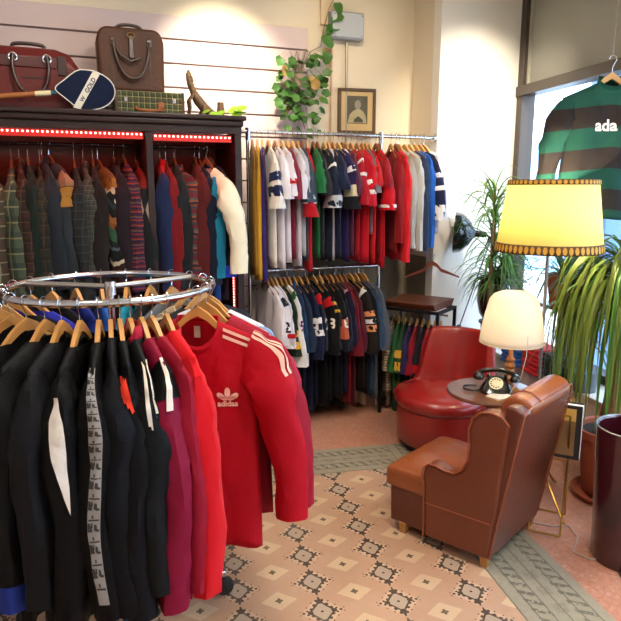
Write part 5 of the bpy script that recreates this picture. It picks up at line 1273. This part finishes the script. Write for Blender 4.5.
# brown tall bag
BR = mat('brown_leather', '#4a2b1a', .5, bump=.3, bscale=45, var=.25, vscale=7, spec=.3)
tb2 = empty('tall_handbag', (.48, 4.37, TP + .15), R(1), 'upright brown leather bag with looped handles standing on the plaid suitcase', 'bag')
q = MB(); P = [(-.20, 0), (.20, 0), (.205, .30), (.19, .36), (.155, .385), (-.155, .385), (-.19, .36), (-.205, .30)]
q.prism(P, -.07, .07, Mz); q.build('body', BR, tb2, bevel=.022, seg=4)
BR2 = mat('brown_leather_dark', '#3a261c', .38, coat=.3)
MB().tube([(-.11, -.078, .30), (-.10, -.095, .22), (-.06, -.10, .11), (.0, -.103, .075), (.06, -.10, .11), (.10, -.095, .22), (.11, -.078, .30)], .009, 10).build('handle', BR2, tb2)
MB().tube([(-.11, -.082, .29), (-.07, -.10, .21), (-.01, -.105, .175), (.05, -.10, .20)], .009, 10).build('handle', BR2, tb2)
MB().tube([(-.085, 0, .38), (-.06, 0, .405), (0, 0, .413), (.06, 0, .405), (.085, 0, .38)], .010, 10).build('top_handle', BR2, tb2)
MB().box(-.016, .016, -.083, -.07, .20, .335).build('strap', BR2, tb2, bevel=.005)
MB().tube([(.022 * cos(2 * pi * k / 16), -.084, .335 + .016 * sin(2 * pi * k / 16)) for k in range(16)], .003, 6, closed=True).build('buckle', BRASS, tb2)
for x in (-.11, .11): MB().box(x - .017, x + .017, -.08, -.07, .27, .32).build('handle_tab', BR2, tb2, bevel=.004)
for x in (-.115, .115): MB().box(x - .002, x + .002, -.0735, -.07, .02, .27).build('seam', BR2, tb2, smooth=False)
MB().tube([(-.20, -.055, .30), (-.155, -.055, .372), (.155, -.055, .372), (.20, -.055, .30)], .003, 6).build('piping', BR2, tb2)
# small stuffed reptile rearing up
cr = empty('reptile_figure', (.86, 4.19, TP), 0, 'brown stuffed baby crocodile rearing up on the wardrobe top', 'figure')
CRM = mat('reptile_skin', '#5e4428', .5, bump=.9, bscale=60, var=.3, vscale=30)
q = MB(); q.tube([(-.045, 0, .285), (-.050, 0, .262), (-.046, 0, .235), (-.038, 0, .205), (-.028, 0, .175), (-.012, 0, .14), (.012, 0, .10), (.045, 0, .062), (.085, 0, .035), (.13, -.005, .018), (.18, -.01, .010), (.22, .0, .008)],
           [.007, .013, .018, .021, .020, .025, .032, .032, .025, .015, .009, .004], 14); bo = q.build('body', CRM, cr)
q = MB(); q.tube([(-.026, -.004, .215), (-.033, -.006, .245), (-.038, 0, .272)], [.014, .010, .005], 8); q.build('lower_jaw', CRM, cr)
for sy in (-1, 1):
    MB().tube([(-.02, sy * .016, .14), (-.05, sy * .03, .10), (-.045, sy * .03, .05), (-.055, sy * .03, .008)], [.012, .010, .008, .007], 8).build('front_leg', CRM, cr)
    MB().tube([(.05, sy * .02, .055), (.035, sy * .045, .035), (.02, sy * .045, .006), (.0, sy * .047, .006)], [.014, .012, .008, .006], 8).build('hind_leg', CRM, cr)
    MB().sphere((-.040, sy * .014, .242), .004).build('eye', mat('glass_eye', '#0a0a08', .1), cr)
q = MB()
for k in range(14):
    t = k / 13; x = lerp(-.025, .09, t); z = lerp(.20, .065, t ** .8); q.add([(x, -.004, z + .012), (x + .008, 0, z + .014), (x, .004, z + .012), (x + .012, 0, z + .026)], [(0, 1, 3), (1, 2, 3), (2, 0, 3)])
q.build('back_ridges', CRM, cr, smooth=False)
# little trailing plant on the wardrobe end
pt = empty('small_vine', (1.04, 4.17, TP), 0, 'small bright green leaves in a little brown jar at the wardrobe end', 'potted plant')
MB().lathe([(.001, 0), (.022, 0), (.026, .05), (.021, .07), (.021, .095), (.017, .095), (.001, .09)], (-.03, 0, 0), 20).build('jar', mat('brown_jar', '#6a4a34', .4), pt)
q = MB()
for (x, y, z, s_) in ((.0, -.03, .03, .08), (.035, -.05, .05, .085), (.06, -.03, .02, .07), (-.08, -.06, .012, .06), (-.13, -.07, .012, .06), (-.17, -.08, .02, .05), (.02, -.06, .01, .07)): round_leaf(q, (x, y, z), (rnd.uniform(.2, 1), -.3, rnd.uniform(0, .5)), s_, (0, -.6, .8), 0)
q.build('leaves', leafm('lime_leaf', '#8fbf2c', .15), pt, fix=False)

# ================================================================ striped rugby shirt hanging by the window
HG[0] = None
q = NT('rugby_stripes', .85); x, y, z = q.pos()
f_ = q.f('FRACT', q.f('ADD', q.f('DIVIDE', q.f('ADD', z, q.f('MULTIPLY', q.f('ABSOLUTE', x), .10)), .215), 20.55)); q.bump(q.noise(200), .3)
RUG = q.out(q.ramp(f_, [(0, '#241c1c'), (.5, '#10443a')]))
SX, SY, SZ = 2.72, 2.64, 2.36
g = G('rugby_shirt', 'green and black hooped rugby shirt with white chest lettering hanging in the window', 'rugby shirt', (SX, SY, SZ), R(-21), RUG, L=.70, W=.25, Wh=.25, T=.05, ry=.055, slope=.42, Ls=.62, spread=1.1, seed=900, collar=fabric('#10443a'), nk=.07, dip=.05, nu=30, nv=26, z0=-.085, hcol='#cfa468', A=.008, hlabel='pale wooden hanger inside the green and black rugby shirt')
g.number('ada', .082, fabric('#e6e6e0'), (-.03, -.335), 'chest_lettering')
q = MB(); q.tube([(0, 0, .03), (0, 0, 3.42 - SZ)], .0025, 6); o = q.build('ceiling_wire', M_STEEL); o.location = (SX, SY, SZ); tag(o, 'thin steel wire from the ceiling carrying the rugby shirt hanger', 'wire')
